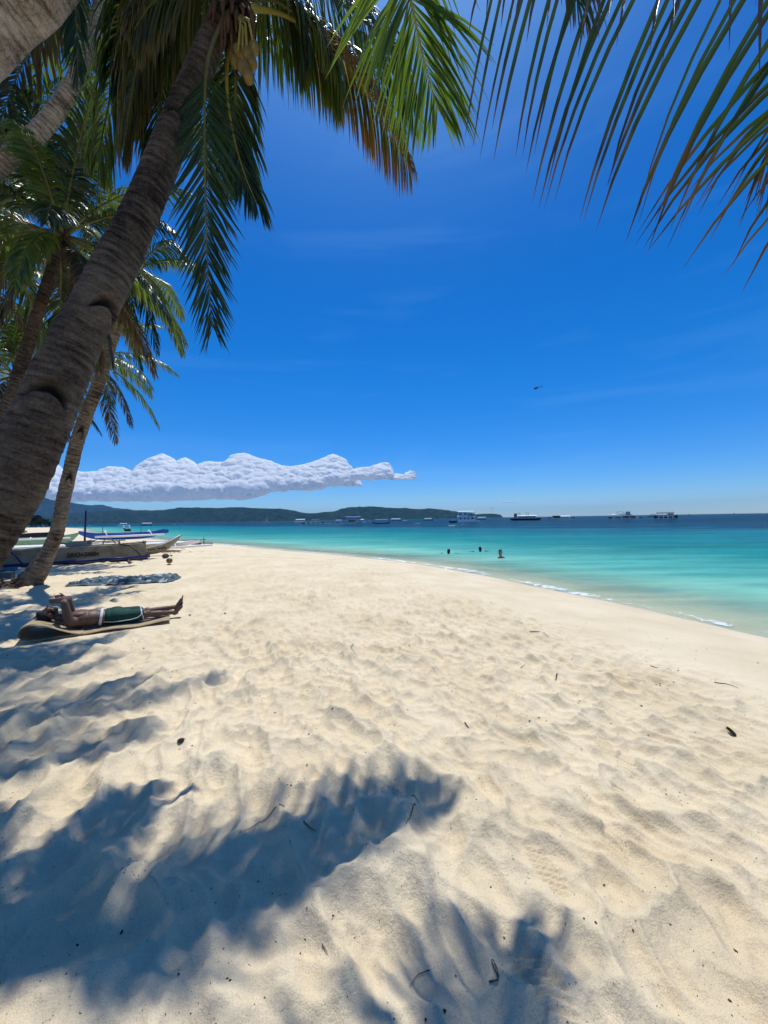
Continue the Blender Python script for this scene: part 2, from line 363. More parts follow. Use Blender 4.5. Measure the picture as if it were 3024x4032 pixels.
mu = N(n, 'ShaderNodeMix', data_type='RGBA', blend_type='MULTIPLY'); mu.inputs[0].default_value = 1
n.links.new(r1.outputs[0], mu.inputs[6]); n.links.new(r2.outputs[0], mu.inputs[7])
wet = N(n, 'ShaderNodeMapRange', i={'From Min': -1.6, 'From Max': .2, 'To Min': 0.0, 'To Max': 1.0}); n.links.new(at.outputs['Fac'], wet.inputs[0])
wm = N(n, 'ShaderNodeMix', data_type='RGBA', blend_type='MULTIPLY'); n.links.new(wet.outputs[0], wm.inputs[0]); n.links.new(mu.outputs[2], wm.inputs[6]); wm.inputs[7].default_value = (.97, .96, .97, 1)
n.links.new(wm.outputs[2], b.inputs['Base Color'])
rr = N(n, 'ShaderNodeMapRange', i={'From Min': -.5, 'From Max': .1, 'To Min': .95, 'To Max': .35}); n.links.new(at.outputs['Fac'], rr.inputs[0]); n.links.new(rr.outputs[0], b.inputs['Roughness'])
b.inputs['Specular IOR Level'].default_value = .15
nc = N(n, 'ShaderNodeTexNoise', i={'Scale': 22.0, 'Detail': 7.0, 'Roughness': .7}); n.links.new(tc.outputs['Object'], nc.inputs['Vector'])
b1 = N(n, 'ShaderNodeBump', i={'Strength': .5, 'Distance': .045}); n.links.new(nc.outputs[0], b1.inputs['Height'])
b2 = N(n, 'ShaderNodeBump', i={'Strength': .45, 'Distance': .002}); n.links.new(nb.outputs[0], b2.inputs['Height']); n.links.new(b1.outputs[0], b2.inputs['Normal'])
n.links.new(b2.outputs[0], b.inputs['Normal'])
M['sand'] = m
tag(link('beach', npmesh('beach', np.stack([x, y, Z], 1), grid_faces(len(xs), len(ys)), attrs={'shore': SD}), M['sand']), kind='structure')
print('beach verts', len(x))

# ------------------------------------------------------------------ sea
def seaz(x, y, sd):
    w = .085*np.exp(-((sd-1.5-.5*fbm(x*.25, y*.25, 61, 2)*2)/.28)**2)*sstep(-.25, .3, vnoise(x*.22, y*.22+3, 63)+.1)
    w2 = .03*np.exp(-((sd-.35)/.18)**2)*sstep(-.1, .3, vnoise(x*.5, y*.5, 64))
    amp = sstep(0, 3, sd)
    return SEAZ + w + w2 + amp*(.018*fbm(x*.8, y*1.6, 65, 3)) + .012*sstep(.2, 1, sd)*fbm(x*3, y*3, 66, 2)
xs2 = axis(-3, 12, .10, 1.035, -16000, 16000)
ys2 = [-30.]
while ys2[-1] < 16000:
    d = ys2[-1]; ys2.append(d + (4 if d < 0 else .09 if d < 12 else d*d/1600 if d < 90 else d*.06))
ys2 = np.array(ys2)
X2, Y2 = np.meshgrid(xs2, ys2); x2, y2 = X2.ravel(), Y2.ravel(); sd2 = shore_sd(x2, y2)
z2 = np.where(sd2 > -3, seaz(x2, y2, np.maximum(sd2, -1)), SEAZ)
F2 = grid_faces(len(xs2), len(ys2)); keep = (sd2[F2] > -2.5).any(1); F2 = F2[keep]
used = np.unique(F2); remap = np.zeros(len(x2), int); remap[used] = np.arange(len(used))
m, n, b = newmat('sea_water')
at = N(n, 'ShaderNodeAttribute'); at.attribute_name = 'shore'; tc = N(n, 'ShaderNodeTexCoord')
mpw = N(n, 'ShaderNodeMapping'); mpw.inputs['Rotation'].default_value = (0, 0, R(20)); mpw.inputs['Scale'].default_value = (.035, .11, 1); n.links.new(tc.outputs['Object'], mpw.inputs[0])
nw = N(n, 'ShaderNodeTexNoise', i={'Scale': 1.0, 'Detail': 10.0, 'Roughness': .68}); n.links.new(mpw.outputs[0], nw.inputs['Vector'])
ms_ = N(n, 'ShaderNodeMath', operation='MULTIPLY_ADD'); n.links.new(nw.outputs[0], ms_.inputs[0]); ms_.inputs[1].default_value = 1.7; ms_.inputs[2].default_value = .15
sc1 = N(n, 'ShaderNodeMath', operation='MULTIPLY'); n.links.new(at.outputs['Fac'], sc1.inputs[0]); n.links.new(ms_.outputs[0], sc1.inputs[1])
dv = N(n, 'ShaderNodeMath', operation='DIVIDE'); n.links.new(sc1.outputs[0], dv.inputs[0]); dv.inputs[1].default_value = 150; dv.use_clamp = True
pw = N(n, 'ShaderNodeMath', operation='POWER'); n.links.new(dv.outputs[0], pw.inputs[0]); pw.inputs[1].default_value = .4
cr = ramp(n, [(0, (.70, .70, .56)), (.15, (.46, .62, .46)), (.22, (.22, .50, .38)), (.30, (.09, .38, .32)), (.43, (.008, .235, .235)), (.55, (.002, .175, .215)), (.645, (.002, .125, .185)), (.73, (.002, .052, .10)), (1, (.002, .034, .07))], pw.outputs[0])
# sea grass patches: dark shapes on the bottom
mpg = N(n, 'ShaderNodeMapping'); mpg.inputs['Scale'].default_value = (.02, .06, 1); n.links.new(tc.outputs['Object'], mpg.inputs[0])
ng = N(n, 'ShaderNodeTexNoise', i={'Scale': 1.0, 'Detail': 4.0}); n.links.new(mpg.outputs[0], ng.inputs['Vector'])
g1 = N(n, 'ShaderNodeMapRange', i={'From Min': .56, 'From Max': .64}); n.links.new(ng.outputs[0], g1.inputs[0])
g2 = N(n, 'ShaderNodeMapRange', i={'From Min': 22.0, 'From Max': 45.0}); n.links.new(at.outputs['Fac'], g2.inputs[0])
gm = N(n, 'ShaderNodeMath', operation='MULTIPLY'); n.links.new(g1.outputs[0], gm.inputs[0]); n.links.new(g2.outputs[0], gm.inputs[1])
gx = N(n, 'ShaderNodeMix', data_type='RGBA'); n.links.new(gm.outputs[0], gx.inputs[0]); n.links.new(cr.outputs[0], gx.inputs[6]); gx.inputs[7].default_value = (.004, .07, .12, 1)
# foam
nf = N(n, 'ShaderNodeTexNoise', i={'Scale': 3.2, 'Detail': 8.0, 'Roughness': .72, 'Distortion': .6}); n.links.new(tc.outputs['Object'], nf.inputs['Vector'])
nf2 = N(n, 'ShaderNodeTexNoise', i={'Scale': .35, 'Detail': 2.0}); n.links.new(tc.outputs['Object'], nf2.inputs['Vector'])
fb = ramp(n, [(0, (0, 0, 0)), (.10, (.75,)*3), (.2, (1,)*3), (.34, (.45,)*3), (.5, (.05,)*3), (.62, (.3,)*3), (.72, (0,)*3)])
fs = N(n, 'ShaderNodeMapRange', i={'From Min': -.15, 'From Max': 2.4}); n.links.new(at.outputs['Fac'], fs.inputs[0]); n.links.new(fs.outputs[0], fb.inputs[0])
fa = N(n, 'ShaderNodeMath', operation='MULTIPLY_ADD'); n.links.new(fb.outputs[0], fa.inputs[0]); fa.inputs[1].default_value = .31; n.links.new(nf.outputs[0], fa.inputs[2])
fa2 = N(n, 'ShaderNodeMath', operation='MULTIPLY_ADD'); n.links.new(nf2.outputs[0], fa2.inputs[0]); fa2.inputs[1].default_value = .35; n.links.new(fa.outputs[0], fa2.inputs[2])
fm = N(n, 'ShaderNodeMapRange', i={'From Min': .93, 'From Max': 1.0}); n.links.new(fa2.outputs[0], fm.inputs[0])
fx = N(n, 'ShaderNodeMix', data_type='RGBA'); n.links.new(fm.outputs[0], fx.inputs[0]); n.links.new(gx.outputs[2], fx.inputs[6]); fx.inputs[7].default_value = (.82, .80, .76, 1)
al = N(n, 'ShaderNodeMapRange', i={'From Min': .0, 'From Max': 5.0, 'To Min': .2, 'To Max': 1.0}); n.links.new(at.outputs['Fac'], al.inputs[0])
amax = N(n, 'ShaderNodeMath', operation='MAXIMUM'); n.links.new(al.outputs[0], amax.inputs[0]); n.links.new(fm.outputs[0], amax.inputs[1])
mpb = N(n, 'ShaderNodeMapping'); mpb.inputs['Rotation'].default_value = (0, 0, R(-25)); mpb.inputs['Scale'].default_value = (.8, 1.9, 1); n.links.new(tc.outputs['Object'], mpb.inputs[0])
w1 = N(n, 'ShaderNodeTexNoise', i={'Scale': 1.0, 'Detail': 9.0, 'Roughness': .66, 'Distortion': .3}); n.links.new(mpb.outputs[0], w1.inputs['Vector'])
mpc = N(n, 'ShaderNodeMapping'); mpc.inputs['Rotation'].default_value = (0, 0, R(8)); mpc.inputs['Scale'].default_value = (.10, .34, 1); n.links.new(tc.outputs['Object'], mpc.inputs[0])
w2 = N(n, 'ShaderNodeTexNoise', i={'Scale': 1.0, 'Detail': 7.0, 'Roughness': .6}); n.links.new(mpc.outputs[0], w2.inputs['Vector'])
bp0 = N(n, 'ShaderNodeBump', i={'Strength': 1.0, 'Distance': .9}); n.links.new(w2.outputs[0], bp0.inputs['Height'])
bp = N(n, 'ShaderNodeBump', i={'Strength': 1.0, 'Distance': .3}); n.links.new(w1.outputs[0], bp.inputs['Height']); n.links.new(bp0.outputs[0], bp.inputs['Normal'])
bpd = N(n, 'ShaderNodeBump', i={'Strength': 1.0, 'Distance': .07}); n.links.new(w1.outputs[0], bpd.inputs['Height'])
mpr = N(n, 'ShaderNodeMapping'); mpr.inputs['Rotation'].default_value = (0, 0, R(12)); mpr.inputs['Scale'].default_value = (.22, .9, 1); n.links.new(tc.outputs['Object'], mpr.inputs[0])
w3 = N(n, 'ShaderNodeTexNoise', i={'Scale': 1.0, 'Detail': 8.0, 'Roughness': .7}); n.links.new(mpr.outputs[0], w3.inputs['Vector'])
mp9 = N(n, 'ShaderNodeMapping'); mp9.inputs['Rotation'].default_value = (0, 0, R(9)); mp9.inputs['Scale'].default_value = (.03, .20, 1); n.links.new(tc.outputs['Object'], mp9.inputs[0])
w9 = N(n, 'ShaderNodeTexNoise', i={'Scale': 1.0, 'Detail': 9.0, 'Roughness': .75}); n.links.new(mp9.outputs[0], w9.inputs['Vector'])
av9 = N(n, 'ShaderNodeMath', operation='MULTIPLY_ADD'); n.links.new(w9.outputs[0], av9.inputs[0]); av9.inputs[1].default_value = 1.2; av9.inputs[2].default_value = -.6
av8 = N(n, 'ShaderNodeMath', operation='ADD'); n.links.new(av9.outputs[0], av8.inputs[0]); n.links.new(w3.outputs[0], av8.inputs[1])
rp3 = ramp(n, [(.22, (.50, .66, .70)), (.5, (1, 1, 1)), (.75, (1.5, 1.28, 1.2))], av8.outputs[0])  # light and shade of the wavelets painted into the colour as streaks
mm3 = N(n, 'ShaderNodeMix', data_type='RGBA', blend_type='MULTIPLY'); mm3.inputs[0].default_value = 1; n.links.new(fx.outputs[2], mm3.inputs[6]); n.links.new(rp3.outputs[0], mm3.inputs[7])
df = N(n, 'ShaderNodeBsdfDiffuse'); n.links.new(mm3.outputs[2], df.inputs[0]); n.links.new(bpd.outputs[0], df.inputs[2])
gl = N(n, 'ShaderNodeBsdfGlossy', i={'Roughness': .10}); n.links.new(bp.outputs[0], gl.inputs['Normal'])
fr = N(n, 'ShaderNodeFresnel', i={'IOR': 1.33}); n.links.new(bp.outputs[0], fr.inputs['Normal'])
frm = N(n, 'ShaderNodeMath', operation='MINIMUM'); n.links.new(fr.outputs[0], frm.inputs[0]); frm.inputs[1].default_value = .22
tr = N(n, 'ShaderNodeBsdfTransparent'); tr.inputs[0].default_value = (.93, 1.0, .92, 1)
mxs = N(n, 'ShaderNodeMixShader'); n.links.new(amax.outputs[0], mxs.inputs[0]); n.links.new(tr.outputs[0], mxs.inputs[1]); n.links.new(df.outputs[0], mxs.inputs[2])
mxg = N(n, 'ShaderNodeMixShader'); n.links.new(frm.outputs[0], mxg.inputs[0]); n.links.new(mxs.outputs[0], mxg.inputs[1]); n.links.new(gl.outputs[0], mxg.inputs[2])
n.links.new(mxg.outputs[0], n.nodes['Material Output'].inputs[0])
M['sea'] = m
tag(link('sea', npmesh('sea', np.stack([x2, y2, z2], 1)[used], remap[F2], attrs={'shore': sd2[used]}), M['sea']), kind='structure')

# ------------------------------------------------------------------ far hills
def hills(ridge, d, depth, seed, mat, name='hills'):
    px = np.array([q[0] for q in ridge], float); py = np.array([q[1] for q in ridge], float)
    cols = np.linspace(px[0], px[-1], 700)
    top = np.interp(cols, px, py) + 1.6*fbm(cols/14, cols*0, seed, 4)
    rows = 26; V = []
    for j in range(rows):
        t = j/(rows-1); dd = d + depth*t*1.0
        base = np.array([P(c, 2044, dd) for c in cols]); hor = 2044-.0158*(cols-1512)
        H = np.maximum((hor-top), 0)/FPX*(d+depth) + 1.5
        prof = np.sin(t*math.pi/2)**.85
        hh = SEAZ - 1 + H*prof
        hh += prof*(1-prof)*H*1.1*fbm(cols/46+j*.05, np.full(cols.shape, j*.28), seed+3, 4) + .04*H*fbm(cols/5, np.full(cols.shape, j*.9), seed+9, 3)*(1-t*.6)
        V.append(np.stack([base[:, 0], base[:, 1], hh], 1))
    V.append(np.stack([V[-1][:, 0]*1.05, V[-1][:, 1]*1.05, V[-1][:, 2]*0-5], 1))
    V = np.vstack(V)
    return tag(link(name, npmesh(name, V, grid_faces(len(cols), rows+1)), mat), kind='structure')
m, n, b = newmat('hill_forest')
tc = N(n, 'ShaderNodeTexCoord')
na = N(n, 'ShaderNodeTexNoise', i={'Scale': .02, 'Detail': 9.0, 'Roughness': .7}); n.links.new(tc.outputs['Object'], na.inputs['Vector'])
r1 = ramp(n, [(.35, (.004, .016, .014)), (.50, (.010, .030, .02)), (.64, (.035, .062, .03))], na.outputs[0])
n.links.new(r1.outputs[0], b.inputs['Base Color']); b.inputs['Roughness'].default_value = 1; b.inputs['Specular IOR Level'].default_value = 0
bp = N(n, 'ShaderNodeBump', i={'Strength': 1.0, 'Distance': 14.0}); n.links.new(na.outputs[0], bp.inputs['Height']); n.links.new(bp.outputs[0], b.inputs['Normal'])
M['hill'] = m
hills([(-350, 1990), (0, 1962), (132, 1964), (176, 1961), (212, 1970), (265, 1976), (312, 1985), (353, 1989), (406, 1988), (447, 1999), (500, 2004), (560, 2016), (640, 2040), (700, 2062)], 5200, 900, 3, M['hill'])
hills([(-400, 2060), (0, 2042), (250, 2022), (420, 2012), (500, 2008), (600, 2009), (647, 2008), (705, 1998), (772, 1998), (845, 2000), (939, 1996), (1025, 2002), (1105, 2002), (1148, 2009), (1192, 2018), (1235, 2021), (1279, 2015), (1315, 2014), (1344, 2002), (1387, 1996), (1481, 1994), (1539, 2000), (1604, 2000), (1640, 2005), (1691, 2001), (1749, 2007), (1807, 2014), (1850, 2019), (1872, 2024), (1900, 2023), (1947, 2022), (1972, 2026), (1979, 2035), (1985, 2039)], 3300, 700, 8, M['hill'])

# ------------------------------------------------------------------ haze
bx = MB(); bx.box((-100, 5900, 135), (13800, 12400, 278)); ho = bx.build('haze', None)
m = bpy.data.materials.new('haze_air'); m.use_nodes = True; n = m.node_tree; n.nodes.clear()
pv = N(n, 'ShaderNodeVolumePrincipled', i={'Density': 5e-5, 'Anisotropy': .0}); pv.inputs['Color'].default_value = (.28, .58, 1, 1)
ou = N(n, 'ShaderNodeOutputMaterial'); n.links.new(pv.outputs[0], ou.inputs['Volume'])
ho.data.materials.append(m); tag(ho, kind='stuff')

# ------------------------------------------------------------------ clouds: heaped blobs far behind the hills
m, n, b = newmat('cloud_white')
tc = N(n, 'ShaderNodeTexCoord'); na = N(n, 'ShaderNodeTexNoise', i={'Scale': .009, 'Detail': 10.0, 'Roughness': .65}); n.links.new(tc.outputs['Object'], na.inputs['Vector'])
bp = N(n, 'ShaderNodeBump', i={'Strength': .12, 'Distance': 25.0}); n.links.new(na.outputs[0], bp.inputs['Height'])
b.inputs['Base Color'].default_value = (.93, .94, .97, 1); b.inputs['Roughness'].default_value = 1; b.inputs['Specular IOR Level'].default_value = 0; n.links.new(bp.outputs[0], b.inputs['Normal'])
b.inputs['Base Color'].default_value = (.985, .985, .985, 1)
b.inputs['Base Color'].default_value = (.998, .998, .998, 1); tr = N(n, 'ShaderNodeBsdfTranslucent'); tr.inputs[0].default_value = (.998, .998, .998, 1)
mxs = N(n, 'ShaderNodeMixShader', i={0: .5}); n.links.new(b.outputs[0], mxs.inputs[1]); n.links.new(tr.outputs[0], mxs.inputs[2]); n.links.new(mxs.outputs[0], n.nodes['Material Output'].inputs[0])
M['cloud'] = m
_ico = bmesh.new(); bmesh.ops.create_icosphere(_ico, subdivisions=3, radius=1); ICV = np.array([v.co[:] for v in _ico.verts]); ICF = np.array([[v.index for v in f.verts] for f in _ico.faces]); _ico.free()
def cloud(outline, ybase0, d, seed, label, dense=1.0):
    """outline: (px, top py) pairs"""
    r = np.random.default_rng(seed); px = np.array([q[0] for q in outline], float); tp = np.array([q[1] for q in outline], float)
    B = []
    k = d/FPX
    yb_ = lambda q: np.interp(q, [z_[0] for z_ in ybase0], [z_[1] for z_ in ybase0]) if hasattr(ybase0, '__len__') else ybase0
    hh_ = yb_(px)-tp; area = float(np.sum((hh_[1:]+hh_[:-1])/2*np.diff(px)))
    nb_ = int(area/85*dense)+6
    for i in range(nb_*3):
        x_ = r.uniform(px[0], px[-1]); t_ = np.interp(x_, px, tp); ybase = float(yb_(x_)); hgt = ybase-t_
        if hgt < 3: continue
        y_ = ybase-hgt*r.uniform(0, 1)**.75
        rad = min((5+30*r.random()**2.0)*(.5+.7*(hgt/120)), hgt*.45, (y_-t_)+8)
        if rad < 2.0: rad = 2.0
        y_ = max(y_, t_+rad*.75)
        if y_ + rad*.5 > ybase: y_ = ybase-rad*.45
        B.append((x_, y_, rad, r.uniform(-.5, .5)*min(1, hgt/60)))
    Vs = []; Fs = []; o = 0
    for (x_, y_, rad, dz) in B:
        c = P(x_, y_, d*(1+.02*dz) + 2.3*max(0, ybase-y_)*k); s = np.array([1.15, 1.15, .78 if hgt > 25 else .4])*rad*k
        nv = ICV.copy(); q = nv*3+r.uniform(-9, 9)
        dis = 1+.18*(fbm(q[:, 0]+q[:, 2], q[:, 1]-q[:, 2]*.7, int(r.integers(99)), 3))
        Vs.append(c + nv*s*dis[:, None]); Fs.append(ICF+o); o += len(ICV)
    o = tag(link('cumulus_cloud', npmesh('cumulus_cloud', np.vstack(Vs), np.vstack(Fs)), M['cloud']), label, 'cloud')
    md = o.modifiers.new('merge', 'REMESH'); md.mode = 'VOXEL'; md.voxel_size = max(6, 1.3*k); md.use_smooth_shade = True
    ms = o.modifiers.new('soft', 'SMOOTH'); ms.factor = .5; ms.iterations = 2
    return o
cloud([(60, 1900), (120, 1860), (180, 1800), (215, 1850), (280, 1850), (330, 1858), (400, 1852), (430, 1835), (480, 1838), (530, 1862), (560, 1835), (600, 1800), (640, 1784), (670, 1800), (690, 1825), (730, 1800), (770, 1832), (820, 1814), (860, 1818), (900, 1815), (930, 1785), (960, 1781), (1010, 1800), (1060, 1812), (1100, 1830), (1150, 1836), (1200, 1826), (1240, 1815), (1280, 1800), (1310, 1786), (1345, 1800), (1365, 1830), (1390, 1858), (1410, 1890), (1428, 1912)], [(60, 1965), (560, 1962), (980, 1952), (1080, 1928), (1240, 1922), (1330, 1905), (1430, 1914)], 9000, 5, 'long white cumulus bank with grey underside over the left hills')
cloud([(1340, 1880), (1380, 1850), (1420, 1840), (1460, 1838), (1500, 1822), (1520, 1820), (1535, 1850), (1538, 1868)], 1885, 8600, 6, 'pointed white cloud arm reaching right from the long cloud bank', 1.2)
cloud([(1532, 1875), (1560, 1862), (1595, 1868), (1615, 1848), (1626, 1855)], 1890, 8800, 7, 'small ragged white cloud just right of the long cloud bank', 1.6)
cloud([(1962, 1977), (1980, 1971), (2010, 1971), (2035, 1976)], 1980, 9800, 9, 'thin flat white cloud low over the sea at the centre right', 2)
# ------------------------------------------------------------------ palms
def tube_np(path, rad, n=16, ring=None, ringamp=.0, noise=0., seed=0, notches=(), rough=0.):
    """swept trunk: path (m,3), rad (m,), returns V, F, uv, notchmask"""
    path = np.asarray(path); m = len(path)
    T = np.gradient(path, axis=0); T /= np.linalg.norm(T, axis=1)[:, None]
    a = np.cross(T, [0, 1.0, 0.02]); a /= np.linalg.norm(a, axis=1)[:, None]; b = np.cross(T, a)
    s = np.concatenate([[0], np.cumsum(np.linalg.norm(np.diff(path, axis=0), axis=1))])
    ph = np.linspace(0, 2*math.pi, n+1)
    S, PH = np.meshgrid(s, ph, indexing='ij')
    rr = np.repeat(np.asarray(rad)[:, None], n+1, 1).copy()
    wx, wy = np.cos(PH)*1.3, np.sin(PH)*1.3
    if ring:
        q = S/ring + .55*fbm(S*1.2+wx, wy+S*.7, seed+5, 2) + .12*fbm(wx*2, wy*2+S*4, seed, 2)
        fr = q-np.floor(q)
        rr *= 1 + ringamp*(1-fr)**1.5
    if noise: rr *= 1+noise*fbm(wx*1.1+S*2.3, wy*1.1-S*1.7, seed+1, 4)
    if rough:
        w1, w2 = worley(wx*3+S*9, wy*3-S*14, seed+3)
        rr *= 1+rough*(np.minimum(w1, .8)-.4)
    nm = np.zeros_like(rr)
    for (s0, p0, hw, hl, dep) in notches:
        dp = (PH-p0+math.pi) % (2*math.pi)-math.pi
        u = (S-s0)/hl
        uu = u+.9*(dp/hw)**2; prof = np.where(uu < 0, np.clip(1+uu*9, 0, 1), np.clip(1.25-uu, 0, 1))*(np.abs(dp) < hw)*np.clip(1.02-(dp/hw)**2, 0, 1)**.3
        rr *= 1-dep*prof; nm = np.maximum(nm, np.clip(prof*1.3, 0, 1))
    rr[:, -1] = rr[:, 0]
    V = path[:, None, :] + (a[:, None, :]*np.cos(PH)[..., None]+b[:, None, :]*np.sin(PH)[..., None])*rr[..., None]
    F = grid_faces(n+1, m)
    uv = np.stack([PH/(2*math.pi), S], 2).reshape(-1, 2)
    return V.reshape(-1, 3), F, uv, nm.ravel()
def trunk(parent, pts, rads, mat, n=24, seg=160, name='trunk', **k):
    path = catmull(pts, seg); rad = np.interp(np.linspace(0, 1, seg), np.linspace(0, 1, len(rads)), rads)
    hl_ = k.pop('holes', None)
    if hl_:      # climbing steps cut into the side that the path between the palms sees
        T = np.gradient(path, axis=0); T /= np.linalg.norm(T, axis=1)[:, None]
        a = np.cross(T, [0, 1.0, 0.02]); a /= np.linalg.norm(a, axis=1)[:, None]; b = np.cross(T, a)
        s_ = np.concatenate([[0], np.cumsum(np.linalg.norm(np.diff(path, axis=0), axis=1))]); nn = []
        for (px, py, hw, hl, dep) in hl_:
            ray = P(px, py, 1.0)-CP; ray /= np.linalg.norm(ray)
            w = path-CP; dist = np.linalg.norm(w-(w@ray)[:, None]*ray, axis=1); i = int(np.argmin(dist))
            hit = CP+ray*(w[i]@ray-rad[i]); o = hit-path[i]
            nn.append((s_[i], math.atan2(o@b[i], o@a[i]), hw, hl, dep))
        k['notches'] = nn
    V, F, uv, nm = tube_np(path, rad, n, **k)
    return link(name, npmesh(name, V, F, uv, attrs={'notch': nm}), mat, parent), path
def leaflets_np(path, S, r, n_side, Lmax, start=.2, K=5, width=.045, droop=1.0, angle=(55, 28), flat=False, lift=.1, wob=.12, tipL=.35, baseL=.6):
    """all leaflets of one frond: lists of arrays per leaflet (vectorised)"""
    m = len(path); T = np.gradient(path, axis=0); T /= np.linalg.norm(T, axis=1)[:, None]
    t = np.linspace(start, .995, n_side); t = np.concatenate([t, t+.5/n_side*(1-start)]); t = np.clip(t, 0, 1)
    sgn = np.concatenate([np.ones(n_side), -np.ones(n_side)])
    t = np.clip(t + r.normal(0, .15/n_side, len(t)), start, 1)
    idx = t*(m-1); i0 = np.minimum(idx.astype(int), m-2); fr = (idx-i0)[:, None]
    B = path[i0]*(1-fr)+path[i0+1]*fr; TT = T[i0]*(1-fr)+T[i0+1]*fr; TT /= np.linalg.norm(TT, axis=1)[:, None]
    Sv = S - TT*np.sum(TT*S, 1)[:, None]; Sv /= np.linalg.norm(Sv, axis=1)[:, None]
    Up = np.cross(Sv, TT); Up *= np.where(Up[:, 2:3] < 0, -1, 1)
    tt = (t-start)/(1-start)
    ang = np.radians(angle[0]+(angle[1]-angle[0])*tt + r.normal(0, 5, len(t)))
    D = TT*np.cos(ang)[:, None] + (Sv*sgn[:, None])*np.sin(ang)[:, None] + Up*lift + r.normal(0, wob, (len(t), 3))*.5
    D /= np.linalg.norm(D, axis=1)[:, None]
    L = Lmax*np.interp(tt, [0, .12, .4, .75, 1], [baseL, .85, 1, .8, tipL])*r.uniform(.86, 1.06, len(t))
    w = width*np.interp(tt, [0, .3, 1], [.8, 1, .55])*r.uniform(.85, 1.15, len(t))
    prof = [.35, .95, 1, .85, .55, .05] if K == 5 else list(np.interp(np.linspace(0, 1, K+1), [0, .2, .6, 1], [.4, 1, .8, .05]))
    pts = B; rows = []; Wd = TT
    tw = r.normal(0, .35, len(t))[:, None]
    dr = droop*r.uniform(.7, 1.35, len(t))[:, None]
    for k in range(K+1):
        Wv = Wd - D*np.sum(Wd*D, 1)[:, None]; Wv /= np.linalg.norm(Wv, axis=1)[:, None]+1e-9
        Nn = np.cross(D, Wv); Wv = Wv*np.cos(tw)+Nn*np.sin(tw); Nn = np.cross(D, Wv)
        h = (w*prof[k]*.5)[:, None]
        if flat: rows.append(np.stack([pts-Wv*h, pts+Wv*h], 1))
        else: rows.append(np.stack([pts-Wv*h*.85-Nn*h*.5, pts, pts+Wv*h*.85-Nn*h*.5], 1))
        D = D + np.array([0, 0, -1.])*dr*(.16+.10*k)*(5/K); D /= np.linalg.norm(D, axis=1)[:, None]
        pts = pts + D*(L/K)[:, None]
    Vt = np.stack(rows, 1)               # (N, K+1, c, 3)
    c = Vt.shape[2]; Nl = len(t)
    loc = np.arange((K+1)*c).reshape(K+1, c); f = []
    for k in range(K):
        for q in range(c-1): f.append((loc[k, q], loc[k, q+1], loc[k+1, q+1], loc[k+1, q]))
    f = np.array(f); uvl = np.array([(q/(c-1), k/K) for k in range(K+1) for q in range(c)])
    return Vt.reshape(Nl, -1, 3), f, uvl
def frond(parent, pts, S, seed, mat='leaf', n_side=60, Lmax=.75, rad=.022, budget=None, label=None, rmat='rachis', seg=36, rn=6, **k):
    r = np.random.default_rng(seed); path = catmull(pts, seg)
    S = np.asarray(S, float)
    rads = rad*np.interp(np.linspace(0, 1, seg), [0, .06, .2, 1], [2.3, 1.35, 1, .18])
    V, F, uv, nm = tube_np(path, rads, rn)
    fo = link('frond', npmesh('frond', V, F, uv), M[rmat], parent)
    if label: fo['label'] = label
    Vt, f, uvl = leaflets_np(path, S, r, n_side, Lmax, **k)
    N_ = len(Vt); order = np.arange(N_); ind = 0
    if budget is not None: ind = min(budget[0], N_); budget[0] -= ind
    if ind:
        # the largest ones first (middle of the frond)
        order = np.argsort(np.abs(np.tile(np.linspace(0, 1, N_//2), 2)-.45))
        for i in order[:ind]:
            link('leaflet', npmesh('leaflet', Vt[i], f, uvl), M[mat], fo)
    rest = order[ind:]
    if len(rest):
        Vr = Vt[rest]; nv = Vr.shape[1]
        Fa = (f[None]+np.arange(len(rest))[:, None, None]*nv).reshape(-1, 4)
        lo = link('leaflets', npmesh('leaflets', Vr.reshape(-1, 3), Fa, np.tile(uvl, (len(rest), 1))), M[mat], fo)
        lo['kind'] = 'stuff'
    return fo
def auto_frond(parent, c, az, el, L, seed, droop=.9, **k):
    """a frond leaving the crown at azimuth az, elevation el, bending under its own weight"""
    d = np.array([math.cos(az)*math.cos(el), math.sin(az)*math.cos(el), math.sin(el)]); p = np.array(c, float) + d*.08
    pts = [p]; n_ = 8
    for i in range(n_):
        d = d + np.array([0, 0, -1.])*droop*(.10+.05*i)*.55; d /= np.linalg.norm(d); p = p + d*L/n_; pts.append(p)
    S = np.array([-math.sin(az), math.cos(az), 0])
    return frond(parent, pts, S, seed, **k)
def crown(parent, c, nf, L, seed, near=False, elr=(75, -45), azskip=None, dead=.12, **k):
    r = random.Random(seed)
    for i in range(nf):
        az = i*2.39996 + r.uniform(-.25, .25)
        if azskip and any(abs((az-a+math.pi) % (2*math.pi)-math.pi) < w for a, w in azskip): continue
        t = (i+.5)/nf; el = R(elr[0]+(elr[1]-elr[0])*t + r.uniform(-8, 8))
        mat = 'leaf_dead' if t > 1-dead else ('leaf_olive' if r.random() < .2 else 'leaf_mid' if r.random() < .55 else 'leaf')
        kw = dict(mat=mat, n_side=62, Lmax=.68*L/3.0, K=3, flat=True, width=.05, droop=1.0, seg=20, rn=5)
        kw.update(k)
        auto_frond(parent, c, az, el, L*r.uniform(.85, 1.1)*(.75 if t < .15 else 1), seed*100+i, droop=.75+.5*t if t < .8 else .5, **{q: v for q, v in kw.items() if q != 'droop'}) if False else \
        auto_frond_(parent, c, az, el, L*r.uniform(.85, 1.1)*(.75 if t < .15 else 1), seed*100+i, .8+.5*t, kw)
